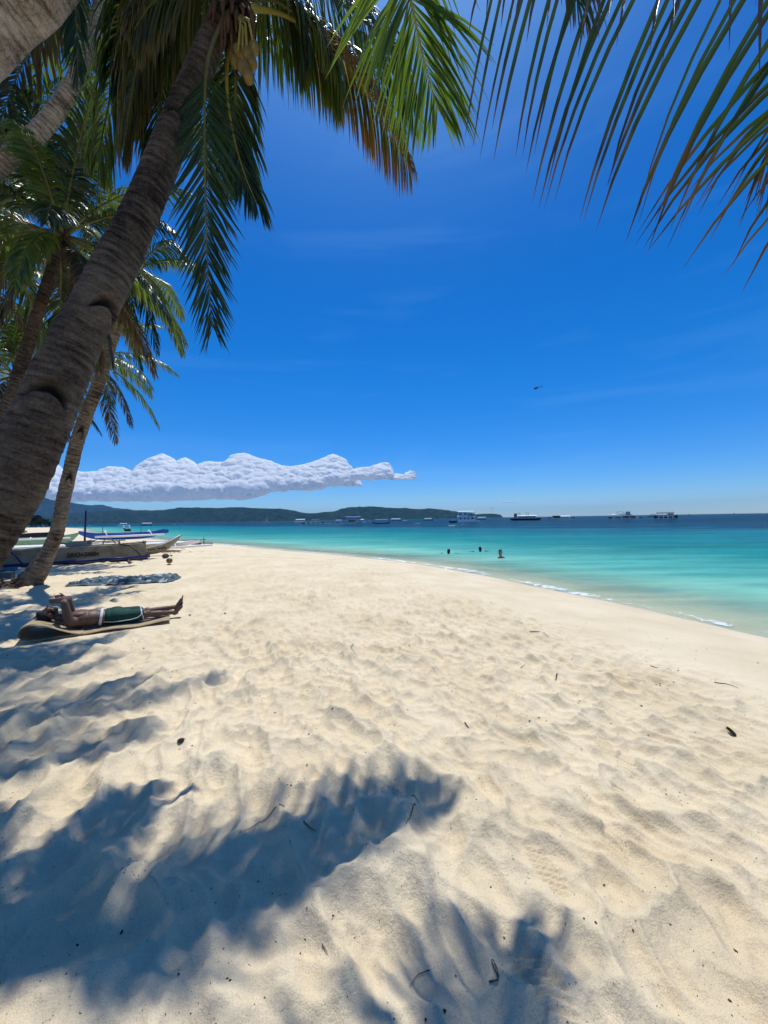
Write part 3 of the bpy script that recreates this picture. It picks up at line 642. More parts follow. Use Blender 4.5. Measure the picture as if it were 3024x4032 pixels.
def auto_frond_(parent, c, az, el, L, seed, bend, kw):
    d = np.array([math.cos(az)*math.cos(el), math.sin(az)*math.cos(el), math.sin(el)]); p = np.array(c, float) + d*.08
    pts = [p]; n_ = 8
    for i in range(n_):
        d = d + np.array([0, 0, -1.])*bend*(.08+.045*i)*.6; d /= np.linalg.norm(d); p = p + d*L/n_; pts.append(p)
    S = np.array([-math.sin(az), math.cos(az), 0])
    return frond(parent, pts, S, seed, **kw)
def coconuts(parent, spots, r=.10, mat='coconut', seed=1):
    rr = random.Random(seed)
    for p in spots:
        b = MB(); q = Matrix.Rotation(rr.uniform(-.4, .4), 3, 'X') @ Matrix.Rotation(rr.uniform(-.4, .4), 3, 'Y')
        b.ball(p, (r*.85, r*.85, r*1.12), 3, q)
        for v in b.b.verts:      # three soft husk ridges
            o = v.co-Vector(p); a = math.atan2(o.y, o.x); v.co = Vector(p)+o*(1+.035*math.cos(3*a))
        b.build('coconut', M[mat], parent, True)
RIGHT = np.array([1.0, 0, 0])

# --- the big leaning palm on the left, crown at the top of the frame
def Q(px, py, d): return P(px, py, d*.76)
D1 = 4.6
pts = [Q(-640, 2830, 3.15), Q(-420, 2560, 3.2), Q(-200, 2260, 3.3), Q(0, 1975, 3.42), Q(150, 1690, 3.55), Q(262, 1420, 3.7), Q(385, 1180, 3.85), Q(505, 940, 4.05), Q(605, 720, 4.2), Q(690, 500, 4.35), Q(775, 290, 4.5), Q(850, 120, 4.6), Q(905, 0, 4.65)]
pts[0][2] = -.15
big = empty('palm_tree', tuple(pts[0]), 0, 'thick leaning coconut palm in front with cut steps in its trunk', 'palm tree')
Vb = np.array(pts[0])
def rel(o, base):      # keep world placement under a moved parent
    for c_ in o.children: c_.location = -Vector(base)
tpts = pts
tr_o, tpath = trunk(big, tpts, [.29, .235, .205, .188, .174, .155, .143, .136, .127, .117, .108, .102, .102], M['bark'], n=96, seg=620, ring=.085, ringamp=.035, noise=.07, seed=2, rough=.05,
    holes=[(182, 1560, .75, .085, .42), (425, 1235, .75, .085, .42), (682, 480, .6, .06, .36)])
bud = [300]
cr_ = Q(915, -30, D1)
fr = []
# hanging frond seen against the sky
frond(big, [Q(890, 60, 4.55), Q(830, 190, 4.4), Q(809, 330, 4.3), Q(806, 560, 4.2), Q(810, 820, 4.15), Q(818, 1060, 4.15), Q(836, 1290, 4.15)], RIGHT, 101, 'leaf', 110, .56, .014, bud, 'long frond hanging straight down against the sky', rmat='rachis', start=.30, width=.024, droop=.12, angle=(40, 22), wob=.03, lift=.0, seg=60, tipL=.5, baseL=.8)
frond(big, [Q(935, 60, 4.7), Q(900, 200, 4.75), Q(893, 350, 4.8), Q(915, 520, 4.85), Q(960, 680, 4.9), Q(1010, 800, 4.95)], np.array([.6, .8, 0]), 102, 'leaf', 100, .62, .020, None, rmat='rachis_yellow', start=.40, width=.03, droop=.8, angle=(50, 25), seg=50)
frond(big, [Q(950, 20, 4.7), Q(930, 250, 5.0), Q(925, 520, 5.2), Q(940, 720, 5.3)], np.array([1, .3, 0]), 103, 'leaf', 100, .6, .018, None, start=.25, width=.032, droop=.7, seg=40)
# right-hand fronds with curtains of leaflets
def K(px, py): return P(px, py, 2.644/(1-.317*(2044-py)/1513-.52*(px-1512)/1513))
SS = np.array([-.45, .9, 0])
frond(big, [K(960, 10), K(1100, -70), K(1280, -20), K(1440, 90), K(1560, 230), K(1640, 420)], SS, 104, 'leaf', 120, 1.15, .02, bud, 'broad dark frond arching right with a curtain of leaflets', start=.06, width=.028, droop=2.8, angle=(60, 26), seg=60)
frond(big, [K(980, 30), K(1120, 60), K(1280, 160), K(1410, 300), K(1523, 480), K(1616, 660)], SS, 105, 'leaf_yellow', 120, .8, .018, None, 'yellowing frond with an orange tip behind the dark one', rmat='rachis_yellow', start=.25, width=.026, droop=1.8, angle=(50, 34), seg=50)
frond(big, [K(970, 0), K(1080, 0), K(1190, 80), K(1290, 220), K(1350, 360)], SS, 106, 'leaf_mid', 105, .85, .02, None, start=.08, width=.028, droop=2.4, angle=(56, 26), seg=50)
frond(big, [K(950, -20), K(1060, -60), K(1140, 20), K(1180, 130), K(1195, 230)], SS, 116, 'leaf', 80, .75, .02, None, start=.06, width=.028, droop=2.2, angle=(56, 24), seg=50)
# left-hand masses in front of and behind the trunk
frond(big, [Q(880, 0, 4.5), Q(760, -80, 4.5), Q(640, 0, 4.6), Q(560, 160, 4.7), Q(515, 380, 4.8), Q(490, 560, 4.9)], np.array([.3, -1, 0]), 107, 'leaf_olive', 100, .85, .02, None, 'olive frond drooping left of the trunk', start=.12, width=.034, droop=1.7, angle=(52, 26), seg=50)
frond(big, [Q(880, 10, 4.9), Q(740, -40, 5.0), Q(590, 60, 5.1), Q(470, 260, 5.2), Q(410, 500, 5.3), Q(385, 640, 5.3)], np.array([.2, 1, 0]), 108, 'leaf_mid', 95, .85, .02, None, start=.12, width=.036, droop=1.7, angle=(52, 26), seg=50)
frond(big, [Q(890, 20, 5.0), Q(760, 60, 5.1), Q(680, 190, 5.2), Q(630, 390, 5.25), Q(610, 600, 5.3)], np.array([1, .4, 0]), 109, 'leaf', 100, .8, .02, None, start=.15, width=.036, droop=1.3, angle=(52, 26), seg=50)
frond(big, [Q(870, -20, 4.3), Q(740, -60, 4.1), Q(610, 0, 3.95), Q(530, 110, 3.9)], np.array([0, -1, 0]), 110, 'leaf_olive', 80, .5, .018, None, start=.3, width=.026, droop=1.2, angle=(40, 26), seg=40)
frond(big, [Q(870, -30, 4.5), Q(730, -160, 4.5), Q(580, -60, 4.6), Q(470, 100, 4.7), Q(430, 300, 4.8)], np.array([.1, 1, 0]), 115, 'leaf', 90, .8, .02, None, start=.08, width=.034, droop=1.8, angle=(54, 26), seg=50)
for i, (az, el, L) in enumerate([(-2.0, 30, 2.2), (-1.45, 20, 2.1), (2.5, 35, 2.2), (-2.9, 25, 2.3), (2.1, 70, 1.8)]):
    auto_frond_(big, cr_, az, R(el), L, 150+i, 1.0, dict(mat='leaf', n_side=84, Lmax=.62, K=4, width=.036, droop=1.1, rad=.02))
coconuts(big, [tuple(Q(955, 262, 4.35)), tuple(Q(978, 300, 4.3)), tuple(Q(975, 215, 4.4)), tuple(Q(1000, 190, 4.45)), tuple(Q(938, 200, 4.5)), tuple(Q(960, 180, 4.5)), tuple(Q(990, 245, 4.42)), tuple(Q(925, 240, 4.55))], .055)
b = MB(); rr = random.Random(4)
for i in range(46):
    a = rr.uniform(0, 6.28); q = Vector(Q(905+rr.uniform(-30, 60), 10+rr.uniform(-20, 40), D1)); e = q + Vector((math.cos(a)*.14, math.sin(a)*.14, -rr.uniform(.15, .6)))
    b.tube([q, q.lerp(e, .5)+Vector((math.cos(a)*.05, math.sin(a)*.05, 0)), e], [.035, .022, .006], 5)
b.build('crown_fibre', M['fibre'], big, True)
b = MB(); q0 = Vector(Q(930, 60, 4.5))
for e in [(955, 250), (978, 290), (1000, 185), (938, 195), (975, 215)]:
    b.tube([q0, q0.lerp(Vector(Q(*e, 4.45)), .5)+Vector((0.05, -.05, .03)), Vector(Q(*e, 4.4))], [.018, .012, .008], 6)
b.build('fruit_stalk', M['rachis_yellow'], big, True)
rel(big, pts[0])

# --- palm whose pale trunk crosses the top left corner; its crown hangs over the viewer
c2 = np.array([.15, 2.1, 7.7])
pts = [np.array([-5.3, 2.0, -.1]), np.array([-4.9, 2.05, 1.2]), P(-820, 960, 2.25), P(-330, 430, 2.4), P(0, 84, 2.45), P(220, -140, 2.45), np.array([-1.1, 2.35, 6.6]), c2]
over = empty('palm_tree', tuple(pts[0]), 0, 'palm whose pale rough trunk cuts the upper left corner, fronds overhead', 'palm tree')
trunk(over, pts, [.26, .20, .165, .155, .15, .145, .13, .12], M['bark_pale'], n=72, seg=360, ring=.16, ringamp=.012, noise=.05, seed=12, rough=.05)
bud = [300]
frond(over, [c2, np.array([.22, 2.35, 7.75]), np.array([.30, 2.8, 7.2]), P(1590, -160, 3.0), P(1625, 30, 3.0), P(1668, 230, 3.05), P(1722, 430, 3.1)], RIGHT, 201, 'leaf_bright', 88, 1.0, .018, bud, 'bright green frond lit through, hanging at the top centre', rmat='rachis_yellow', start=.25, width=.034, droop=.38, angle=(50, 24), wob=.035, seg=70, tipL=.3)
frond(over, [c2, np.array([.45, 2.3, 7.9]), np.array([.9, 2.5, 7.2]), P(1980, -640, 2.6), P(2110, -420, 2.6), P(2210, -200, 2.6), P(2280, 20, 2.6)], np.array([.9, .4, 0]), 204, 'leaf_tip', 34, .8, .016, bud, start=.3, width=.04, droop=1.0, angle=(44, 20), seg=60)
for i, (az, el, L) in enumerate([(-2.2, 25, 2.8), (-2.8, 30, 2.8), (-1.5, 15, 2.9), (-.8, 20, 2.9), (-.2, 45, 2.6), (-1.1, 50, 2.6), (-3.1, 60, 2.4), (-.5, 60, 2.4)]):
    auto_frond_(over, c2, az, R(el), L, 250+i, 1.0, dict(mat='leaf', n_side=64, Lmax=.8, K=4, width=.05, droop=1.1, rad=.024))
b = MB(); rr = random.Random(14)
for i in range(40):
    a = rr.uniform(0, 6.28); q = Vector(c2)+Vector((rr.uniform(-.08, .08), rr.uniform(-.08, .08), rr.uniform(-.2, .1))); e = q + Vector((math.cos(a)*.2, math.sin(a)*.2, rr.uniform(-.3, .3)))
    b.tube([q, e], [.04, .008], 5)
b.build('crown_fibre', M['fibre'], over, True)
coconuts(over, [tuple(c2+np.array(q)) for q in [(.2, -.1, -.25), (.05, -.2, -.3), (-.15, -.15, -.3), (-.2, .05, -.25), (.15, -.25, -.4)]], .085, seed=3)
rel(over, pts[0])

# --- palm with the pale curved trunk
d = 6.0
pts = [np.array([-9.2, 5.6, -.1]), P(-520, 1500, 6.0), P(-260, 980, 6.0), P(-60, 705, 6.0), P(60, 600, 6.0), P(165, 505, 6.0), P(262, 375, 6.0), P(335, 240, 6.0), P(378, 110, 6.0), P(395, 0, 6.0), P(405, -150, 6.0)]
pt = empty('palm_tree', tuple(pts[0]), 0, 'palm with a pale ringed trunk curving up from the left edge', 'palm tree')
trunk(pt, pts, [.2, .16, .14, .13, .125, .12, .11, .1, .09, .085, .08], M['bark_pale'], n=48, seg=420, ring=.075, ringamp=.07, noise=.05, seed=22)
frond(pt, [P(400, -150, 6), P(340, -200, 5.8), P(300, -60, 5.7), P(303, 120, 5.6), P(306, 290, 5.6)], RIGHT, 301, 'leaf', 50, .75, .02, None, start=.3, width=.05, droop=.6, angle=(35, 18), seg=30)
frond(pt, [P(400, -150, 6), P(250, -280, 5.8), P(120, -200, 5.6), P(10, -80, 5.5), P(-60, 60, 5.4)], np.array([.2, 1, 0]), 302, 'leaf', 70, .85, .02, None, start=.2, width=.05, droop=1.5, angle=(48, 24), seg=30)
frond(pt, [P(400, -150, 6), P(470, -120, 6.1), P(500, 60, 6.2), P(490, 300, 6.2), P(470, 480, 6.2)], RIGHT, 303, 'leaf', 70, .7, .02, None, start=.2, width=.05, droop=1.0, angle=(45, 24), seg=30)
crown(pt, P(405, -150, 6), 18, 3.1, 31, n_side=52, K=4, elr=(75, -25))
rel(pt, pts[0])

# --- small leaning palm by the boats
pts = [P(60, 2335, 9.9), P(118, 2288, 10.1), P(160, 2228, 10.2), P(195, 2165, 10.3), P(222, 2100, 10.3), P(240, 2020, 10.3), P(265, 1900, 10.4), P(319, 1690, 10.4), P(388, 1512, 10.5), P(443, 1335, 10.6), P(487, 1188, 10.6), P(540, 1070, 10.6)]
sm = empty('palm_tree', tuple(pts[1]), 0, 'slim leaning palm with chipped trunk standing beside the tan boat', 'palm tree')
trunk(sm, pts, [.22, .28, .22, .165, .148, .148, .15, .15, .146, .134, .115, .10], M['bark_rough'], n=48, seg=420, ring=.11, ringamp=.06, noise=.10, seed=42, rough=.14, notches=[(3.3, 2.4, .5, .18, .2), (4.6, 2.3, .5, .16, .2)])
c5 = P(545, 1060, 10.6)
frond(sm, [c5, P(575, 1070, 10.4), P(620, 1130, 10.3), P(652, 1205, 10.3)], np.array([.3, -1, 0]), 401, 'leaf_yellow', 44, .6, .02, None, start=.1, width=.055, droop=1.3, angle=(45, 25), seg=24, K=4)
frond(sm, [c5, P(560, 1130, 10.2), P(590, 1240, 10.0), P(618, 1380, 9.9)], np.array([1, -.4, 0]), 402, 'leaf', 50, .75, .02, None, start=.1, width=.055, droop=1.0, angle=(45, 25), seg=24, K=4)
frond(sm, [c5, P(520, 1180, 10.2), P(520, 1300, 10.0), P(555, 1450, 9.9)], np.array([1, -.4, 0]), 403, 'leaf', 50, .7, .02, None, start=.1, width=.055, droop=1.0, angle=(45, 25), seg=24, K=4)
frond(sm, [c5, P(600, 990, 10.8), P(670, 960, 10.9), P(735, 1010, 11)], np.array([.3, 1, 0]), 404, 'leaf', 50, .7, .02, None, start=.1, width=.055, droop=1.4, angle=(45, 25), seg=24, K=4)
crown(sm, c5, 14, 2.5, 41, azskip=[(0, .75)], elr=(70, -40))
rel(sm, pts[1])

# --- palms behind
def back_palm(base, cpx, d, L, seed, label, nf=26, mat='bark', w=.15, **k):
    c_ = P(*cpx, d); base = np.array(base, float)
    mid = base*.45+c_*.55 + np.array([-.35, .1, -.2])
    e = empty('palm_tree', tuple(base), 0, label, 'palm tree')
    trunk(e, [base+np.array([0, 0, -.2]), base+(mid-base)*.35+np.array([-.15, 0, 0]), mid, c_], [w*1.9, w*1.25, w, w*.75], M[mat], n=24, seg=160, ring=.1, ringamp=.05, noise=.05, seed=seed)
    crown(e, c_, nf, L, seed, **k)
    b = MB(); rr = random.Random(seed)
    for i in range(24):
        a = rr.uniform(0, 6.28); q = Vector(c_)+Vector((0, 0, rr.uniform(-.2, .1))); b.tube([q, q+Vector((math.cos(a)*.25, math.sin(a)*.25, rr.uniform(-.5, .1)))], [.06, .01], 5)
    b.build('crown_fibre', M['fibre'], e, True)
    rel(e, base); return e
def gb(px, d):
    p = P(px, 2100, d); p[2] = gz(p[0], p[1], False); return p
back_palm(gb(-130, 7.0), (245, 930), 7.0, 2.55, 51, 'dark crowned palm right behind the thick leaning trunk', 30, w=.105, elr=(80, -55), dead=.2)
back_palm(gb(-300, 8.2), (-60, 830), 8.2, 3.1, 52, 'palm at the left edge with its crown level with the bare pale trunk', 24, w=.11)
back_palm(gb(-350, 11), (-60, 1120), 11, 3.4, 53, 'lower dark palm at the left edge beneath the other crowns', 26, dead=.2)
back_palm(gb(-90, 15.5), (345, 1400), 15.5, 3.4, 54, 'distant palm whose single drooping frond shows right of the thick trunk', 22)
back_palm(gb(-160, 14), (60, 1480), 14, 3.3, 55, 'farthest palm low at the left edge, hidden by the thick trunk', 24)

# --- palm standing just outside the right edge; only its hanging leaflets reach into the picture
c3 = np.array([4.4, .7, 6.4])
rp_ = empty('palm_tree', (5.2, .3, -.1), 0, 'palm past the right edge whose dark brown-tipped leaflets hang into the upper right', 'palm tree')
trunk(rp_, [np.array([5.2, .3, -.2]), np.array([5.0, .35, 2.0]), np.array([4.6, .55, 4.4]), c3], [.22, .16, .14, .12], M['bark'], n=32, seg=160, ring=.12, ringamp=.03, noise=.05, seed=71)
bud = [300]
frond(rp_, [c3, np.array([3.9, 1.0, 6.2]), np.array([3.1, 1.2, 5.0]), P(3900, 60, 1.42), P(3400, -190, 1.38), P(2900, -300, 1.38), P(2400, -290, 1.42), P(1960, -180, 1.48)], np.array([.1, 1, 0]), 701, 'leaf_tip', 50, 1.12, .014, bud, 'dark frond whose leaflets hang slanting across the top right', start=.2, width=.028, droop=.45, angle=(66, 50), lift=-1.5, wob=.12, seg=80, tipL=.5, baseL=.8)
frond(rp_, [c3, np.array([4.1, 1.2, 6.3]), np.array([3.3, 1.6, 5.2]), P(3800, 240, 1.75), P(3480, 60, 1.7), P(3200, 100, 1.7), P(3040, 260, 1.7)], np.array([.3, 1, 0]), 702, 'leaf_tip', 60, .95, .016, bud, start=.3, width=.03, droop=.6, angle=(60, 40), lift=-1.0, wob=.15, seg=60, tipL=.5)
for i, (az, el, L) in enumerate([(.3, 20, 2.8), (-.5, 30, 2.8), (-1.3, 10, 2.8), (-2.0, 30, 2.6), (-1.0, 55, 2.6), (.0, 60, 2.4), (1.0, 35, 2.6)]):
    auto_frond_(rp_, c3, az, R(el), L, 750+i, 1.0, dict(mat='leaf', n_side=60, Lmax=.8, K=4, width=.045, droop=1.1, rad=.024))
b = MB(); rr = random.Random(24)
for i in range(30):
    a = rr.uniform(0, 6.28); q = Vector(c3); b.tube([q, q+Vector((math.cos(a)*.2, math.sin(a)*.2, rr.uniform(-.3, .3)))], [.04, .008], 5)
b.build('crown_fibre', M['fibre'], rp_, True)
rel(rp_, (5.2, .3, -.1))
# ------------------------------------------------------------------ paints and cloths
M['hull_tan'] = simple('paint_weathered_tan', (.31, .265, .18), .55, .2, 3, .12, dirt=(.15, .115, .07))
M['hull_white'] = simple('paint_white', (.90, .89, .87), .45, .04, 4, .05, dirt=(.78, .76, .72))
M['deck_white'] = simple('paint_deck_white', (.80, .77, .70), .6, .06, 5, .08)
M['navy'] = simple('paint_navy', (.022, .02, .10), .35, .3, 5, .05)
M['black'] = simple('paint_black', (.015, .014, .016), .5, .3, 5, .05)
M['blue'] = simple('paint_blue', (.015, .09, .48), .4, .15, 5, .05)
M['blue_tarp'] = simple('tarpaulin_blue', (.02, .11, .38), .5, .2, 5, .1)
M['green'] = simple('paint_pale_green', (.25, .42, .28), .5, .12, 5, .05)
M['grey'] = simple('paint_grey', (.22, .22, .22), .6, .15, 6, .08)
M['wood'] = simple('weathered_wood', (.16, .13, .10), .8, .3, 8, .3)
M['bamboo'] = simple('dark_bamboo', (.045, .038, .028), .6, .3, 8, .1)
M['rope'] = simple('rope', (.4, .35, .26), .9, .1, 30, .2)
M['engine'] = simple('engine_metal', (.05, .05, .055), .4, .3, 12, .1, metal=.4)
M['glass'] = simple('dark_window', (.03, .05, .07), .15, .1, 2, 0, spec=.6)
M['skin'] = simple('skin_brown', (.145, .078, .052), .5, .16, 7, .06, spec=.35)
M['skin_tan'] = simple('skin_tan', (.42, .24, .17), .5, .1, 9, .05)
M['hair'] = simple('hair_black', (.008, .007, .006), .55, .3, 60, .5)
M['shorts'] = simple('cloth_dark_green', (.005, .05, .038), .75, .25, 9, .3)
M['white_cloth'] = simple('cloth_white', (.7, .7, .68), .8, .05, 9, .1)
M['stone'] = simple('stone_pinkish', (.35, .26, .22), .9, .2, 12, .5)
M['tub'] = simple('plastic_pale_cyan', (.35, .6, .62), .35, .08, 6, 0)
M['bluegrey'] = simple('board_blue_grey', (.10, .16, .21), .6, .15, 6, .1)
M['husk'] = simple('dry_husk', (.16, .11, .07), .95, .5, 20, .6)
M['darkseed'] = simple('dark_seed', (.05, .03, .02), .5, .4, 60, .2)
M['twig'] = simple('dry_twig', (.085, .055, .035), .8, .3, 30, .2)

def hull(name, mat, parent, L, B, H, draft=.3, rise=1.0, sheer=1.0, n=22, tip=2.2, deck=None, x0=0.0, smooth=True, loc=None):
    """lofted boat shell with pointed raised ends"""
    sec = 5; V = []; xs_ = np.linspace(-1, 1, n)
    for t in xs_:
        b = B*max(.015, (1-abs(t)**tip))**.75; zt = H+sheer*abs(t)**3.2; zk = -draft+(rise+draft)*abs(t)**4.0; zk = min(zk, zt-.02)
        for q in [(-1, 1), (-.9, .55), (-.6, .12), (0, 0), (.6, .12), (.9, .55), (1, 1), (.9, .93), (-.9, .93)]:
            V.append((x0+t*L/2, q[0]*b, zk+(zt-zk)*q[1]))
    k = 9; F = []
    for i in range(n-1):
        for j in range(k): F.append((i*k+j, i*k+(j+1) % k, (i+1)*k+(j+1) % k, (i+1)*k+j))
    b = bmesh.new(); vs = [b.verts.new(v) for v in V]
    for f in F: b.faces.new([vs[i] for i in f])
    b.faces.new([vs[i] for i in range(k)]); b.faces.new([vs[(n-1)*k+i] for i in range(k)][::-1])
    bmesh.ops.recalc_face_normals(b, faces=b.faces)
    me = bpy.data.meshes.new(name); b.to_mesh(me); b.free()
    return link(name, me, mat, parent, loc)

# ------------------------------------------------------------------ the tan outrigger boat on the sand
TH = math.atan2(.58, .81)
tb = empty('outrigger_boat', (-10.6, 17.0, 0), TH, 'weathered tan outrigger boat with painted name beached behind the slim palm', 'boat')
def strake(zb0, zt0, off, name, mat, x0=-7.0, x1=0.0):
    b = MB()
    n_ = 14; A = []
    for i in range(n_):
        t = i/(n_-1); x = x0+(x1-x0)*t
        zt = zt0+.10*t; zb = zb0+.10*t
        yo = -.42+off - .04*(zb0 < .3) * -1
        A.append([(x, yo, zb), (x, yo-.03*0, zt), (x, yo+.035, zt), (x, yo+.035, zb)])
    rows = [[b.b.verts.new(v) for v in a] for a in A]
    for p, q in zip(rows, rows[1:]):
        for k in range(4): b.b.faces.new((p[k], p[(k+1) % 4], q[(k+1) % 4], q[k]))
    b.b.faces.new(rows[0]); b.b.faces.new(rows[-1][::-1])
    return b.build(name, mat, tb)
for side in (1, -1):
    for i, (za, zb_) in enumerate([(.09, .335), (.338, .585)]):
        o = strake(za, zb_, .0 if i else .006, 'side_plank', M['hull_tan'])
        if side < 0:
            o.scale = (1, -1, 1)
b = MB(); b.box((-3.5, 0, .055), (7.2, .5, .11)); b.box((-3.5, 0, -.02), (7.2, .12, .14)); b.build('keel', M['black'], tb)
# bow
b = MB(); secs = []
for t in np.linspace(0, 1, 14):
    xk = -.02 + t*1.5; zt = .50 + .10*t + .44*t**2.2; zk = .17+.05*t*3.3 if t < .33 else .225+ (zt-.03-.225)*((t-.33)/.67)**1.1
    zk = min(zk, zt-.02); w = .42*(1-t**1.7)+.012
    secs.append([(xk, -w, zt), (xk, -w*.82, (zt+zk)/2), (xk, -w*.25, zk), (xk, w*.25, zk), (xk, w*.82, (zt+zk)/2), (xk, w, zt), (xk, w*.88, zt-.03), (xk, -w*.88, zt-.03)])
rows = [[b.b.verts.new(v) for v in a] for a in secs]
for p, q in zip(rows, rows[1:]):
    for k in range(8): b.b.faces.new((p[k], p[(k+1) % 8], q[(k+1) % 8], q[k]))
b.b.faces.new(rows[0]); b.b.faces.new(rows[-1][::-1]); b.build('bow', M['hull_tan'], tb, False)
b = MB(); b.box((.01, 0, .605), (.03, .86, .34)); b.box((.0, 0, .79), (.10, .94, .03)); b.build('bulkhead', M['hull_tan'], tb)
for y_ in (-.44, .44):
    b = MB(); b.tube([(-7, y_, .60), (-3.5, y_, .65), (0, y_, .70)], .028, 8); b.build('gunwale_rail', M['hull_tan'], tb, True)
b = MB(); b.tube([(.05, -.36, .53), (.5, -.34, .585), (1.0, -.18, .78), (1.42, -.03, 1.02)], .014, 6); b.tube([(.05, .36, .53), (.5, .34, .585), (1.0, .18, .78), (1.42, .03, 1.02)], .014, 6); b.build('bow_rail', M['hull_white'], tb, True)
b = MB()
for i in range(9): b.box((-6.3+i*.70, -.02, .58+i*.008), (.685, .74, .02), 0, -.012)
b.build('deck', M['deck_white'], tb)
for i in range(10):
    b = MB(); b.box((-3.9+.03*i, .62+i*.27, .68), (6.6-.25*i, .255, .018)); b.build('deck_board', M['deck_white'], tb)
for (x_, y0_, y1_) in [(-4.55, -1.15, -.44), (-.9, -1.22, -.44), (-4.55, 2.4, .44), (-.9, 2.4, .44)]:
    s_ = -1 if y0_ < 0 else 1
    b = MB()
    if s_ < 0: b.tube([(x_-.25, .2, .70), (x_, -.44, .72), (x_+.35, -.75, .66), (x_+.55, -.98, .45), (x_+.72, -1.1, .19)], [.03, .032, .032, .03, .028], 8)
    else: b.tube([(x_, .2, .70), (x_, 1.0, .78), (x_, 1.8, .66), (x_, 2.4, .22)], .032, 8)
    b.build('outrigger_arm', M['navy' if x_ < -2 else 'bamboo'], tb, True)
b = MB(); b.tube([(-7, -1.1, .13), (-4, -1.1, .15), (-1.5, -1.1, .17), (.12, -1.1, .20)], .06, 12); b.build('outrigger_float', M['navy'], tb, True)
b = MB(); b.tube([(-7, 2.4, .13), (-4, 2.4, .15), (0, 2.4, .20)], .06, 12); b.build('outrigger_float', M['navy'], tb, True)
b = MB(); b.tube([(.1, -1.1, .20), (.9, -1.08, .17)], .012, 6); b.ball((.92, -1.08, .17), .035); b.build('float_spar', M['bamboo'], tb)
b = MB(); b.tube([(-5.2, -1.1, .12), (-5.2, -1.05, .72)], .035, 8); b.build('post', M['navy'], tb, True)
# two-horned saddle for the boom
hs_ = [(-.52, .16), (-.46, .15), (-.40, .06), (-.32, .0), (-.34, -.12), (-.46, -.16), (.46, -.16), (.34, -.12), (.30, .0), (.40, .08), (.52, .14), (.56, .17), (.0, .13), (-.3, .17)]
prof = [(-.55, .17), (-.30, .13), (.30, .13), (.55, .17), (.40, .09), (.32, .02), (.34, -.08), (.46, -.14), (-.46, -.14), (-.34, -.08), (-.32, .02), (-.40, .09)]
b = MB(); b.prism(prof, -.22, -.14); o = b.build('boom_saddle', M['grey'], tb, loc=(-2.35, -.05, .76)); o.rotation_euler = (0, -.06, 0)
b = MB(); b.prism(prof, -.04, .04); o = b.build('boom_saddle', M['grey'], tb, loc=(-2.2, .42, .76))
b = MB(); b.tube([(-2.1, .15, .55), (-2.08, .15, 1.5), (-2.05, .15, 2.15)], [.04, .035, .03], 8); b.build('mast', M['navy'], tb, True)
b = MB(); b.tube([(-2.9, .35, .80), (-.7, .3, .86)], .022, 6); b.tube([(-2.6, .15, .76), (-.9, .1, .80)], .018, 6); b.build('boom', M['bamboo'], tb, True)
b = MB(); b.tube([(-1.5, .3, .7), (-1.42, .3, .95), (-1.2, .3, .93), (-1.05, .3, .74)], .025, 6); b.build('rowlock', M['wood'], tb, True)
b = MB(); b.box((-5.0, .85, .72), (.10, .07, .06)); b.box((-4.7, 1.3, .72), (.10, .07, .06)); b.build('cleat', M['grey'], tb)
b = MB(); b.box((-3.2, .1, .62), (4.6, .02, .02)); b.box((-3.4, .52, .71), (5.0, .02, .02)); b.build('deck_batten', M['wood'], tb)
def lettering(text, parent, loc, rot, size, mat, name='lettering', sx=1.0, off=.012):
    cu = bpy.data.curves.new(name, 'FONT'); cu.body = text; cu.size = size; cu.extrude = .002; cu.offset = off*size
    cu.space_character = 1.08
    tmp = bpy.data.objects.new('tmp', cu); C.objects.link(tmp)
    dg = bpy.context.evaluated_depsgraph_get(); me = bpy.data.meshes.new_from_object(tmp.evaluated_get(dg)); bpy.data.objects.remove(tmp)
    me.materials.clear(); me.name = name
    o = link(name, me, mat, parent, loc, rot); o.scale = (sx, 1, 1); return o
lettering('DRICH-DRIEN', tb, (-2.62, -.424, .285), (R(90), 0, 0), .25, M['black'], sx=.60, off=.035)
lettering('BORACAY', tb, (.46, -.395, .40), (R(90), R(-8), R(11)), .095, M['black'], sx=.75, off=.09)
b = MB()
for i in range(5): b.box((.12+i*.055, -.415+.005*i, .41+.004*i), (.03, .004, .065), 0, .1)
b.build('faded_lettering', M['black'], tb)
b = MB(); b.tube([(.88, -.16, .50), (.95, -.3, .3), (1.0, -.38, .03)], .008, 5); b.build('anchor_rope', M['rope'], tb)
p = G(652, 2196); b = MB(); b.box((0, 0, .09), (.27, .2, .18), .3, bev=.04)
tag(b.build('anchor_stone', M['stone'], loc=(p[0], p[1], gz(p[0], p[1]))), 'pinkish stone block tied under the bow of the tan boat', 'stone')
# timber rollers under the boat
for i, x_ in enumerate((-4.2, -.6)):
    q = np.array([-10.6, 17.0]) + x_*np.array([.81, .58])
    b = MB(); b.tube([(0, -1.5, 0), (0, .9, .0)], .06, 8)
    tag(b.build('roller_log', M['wood'], loc=(q[0], q[1], gz(q[0], q[1])+.03), rot=(0, 0, TH)), ['dark log lying under the stern half of the tan boat', 'dark log lying under the bow end of the tan boat'][i], 'log', 'logs under the tan boat')

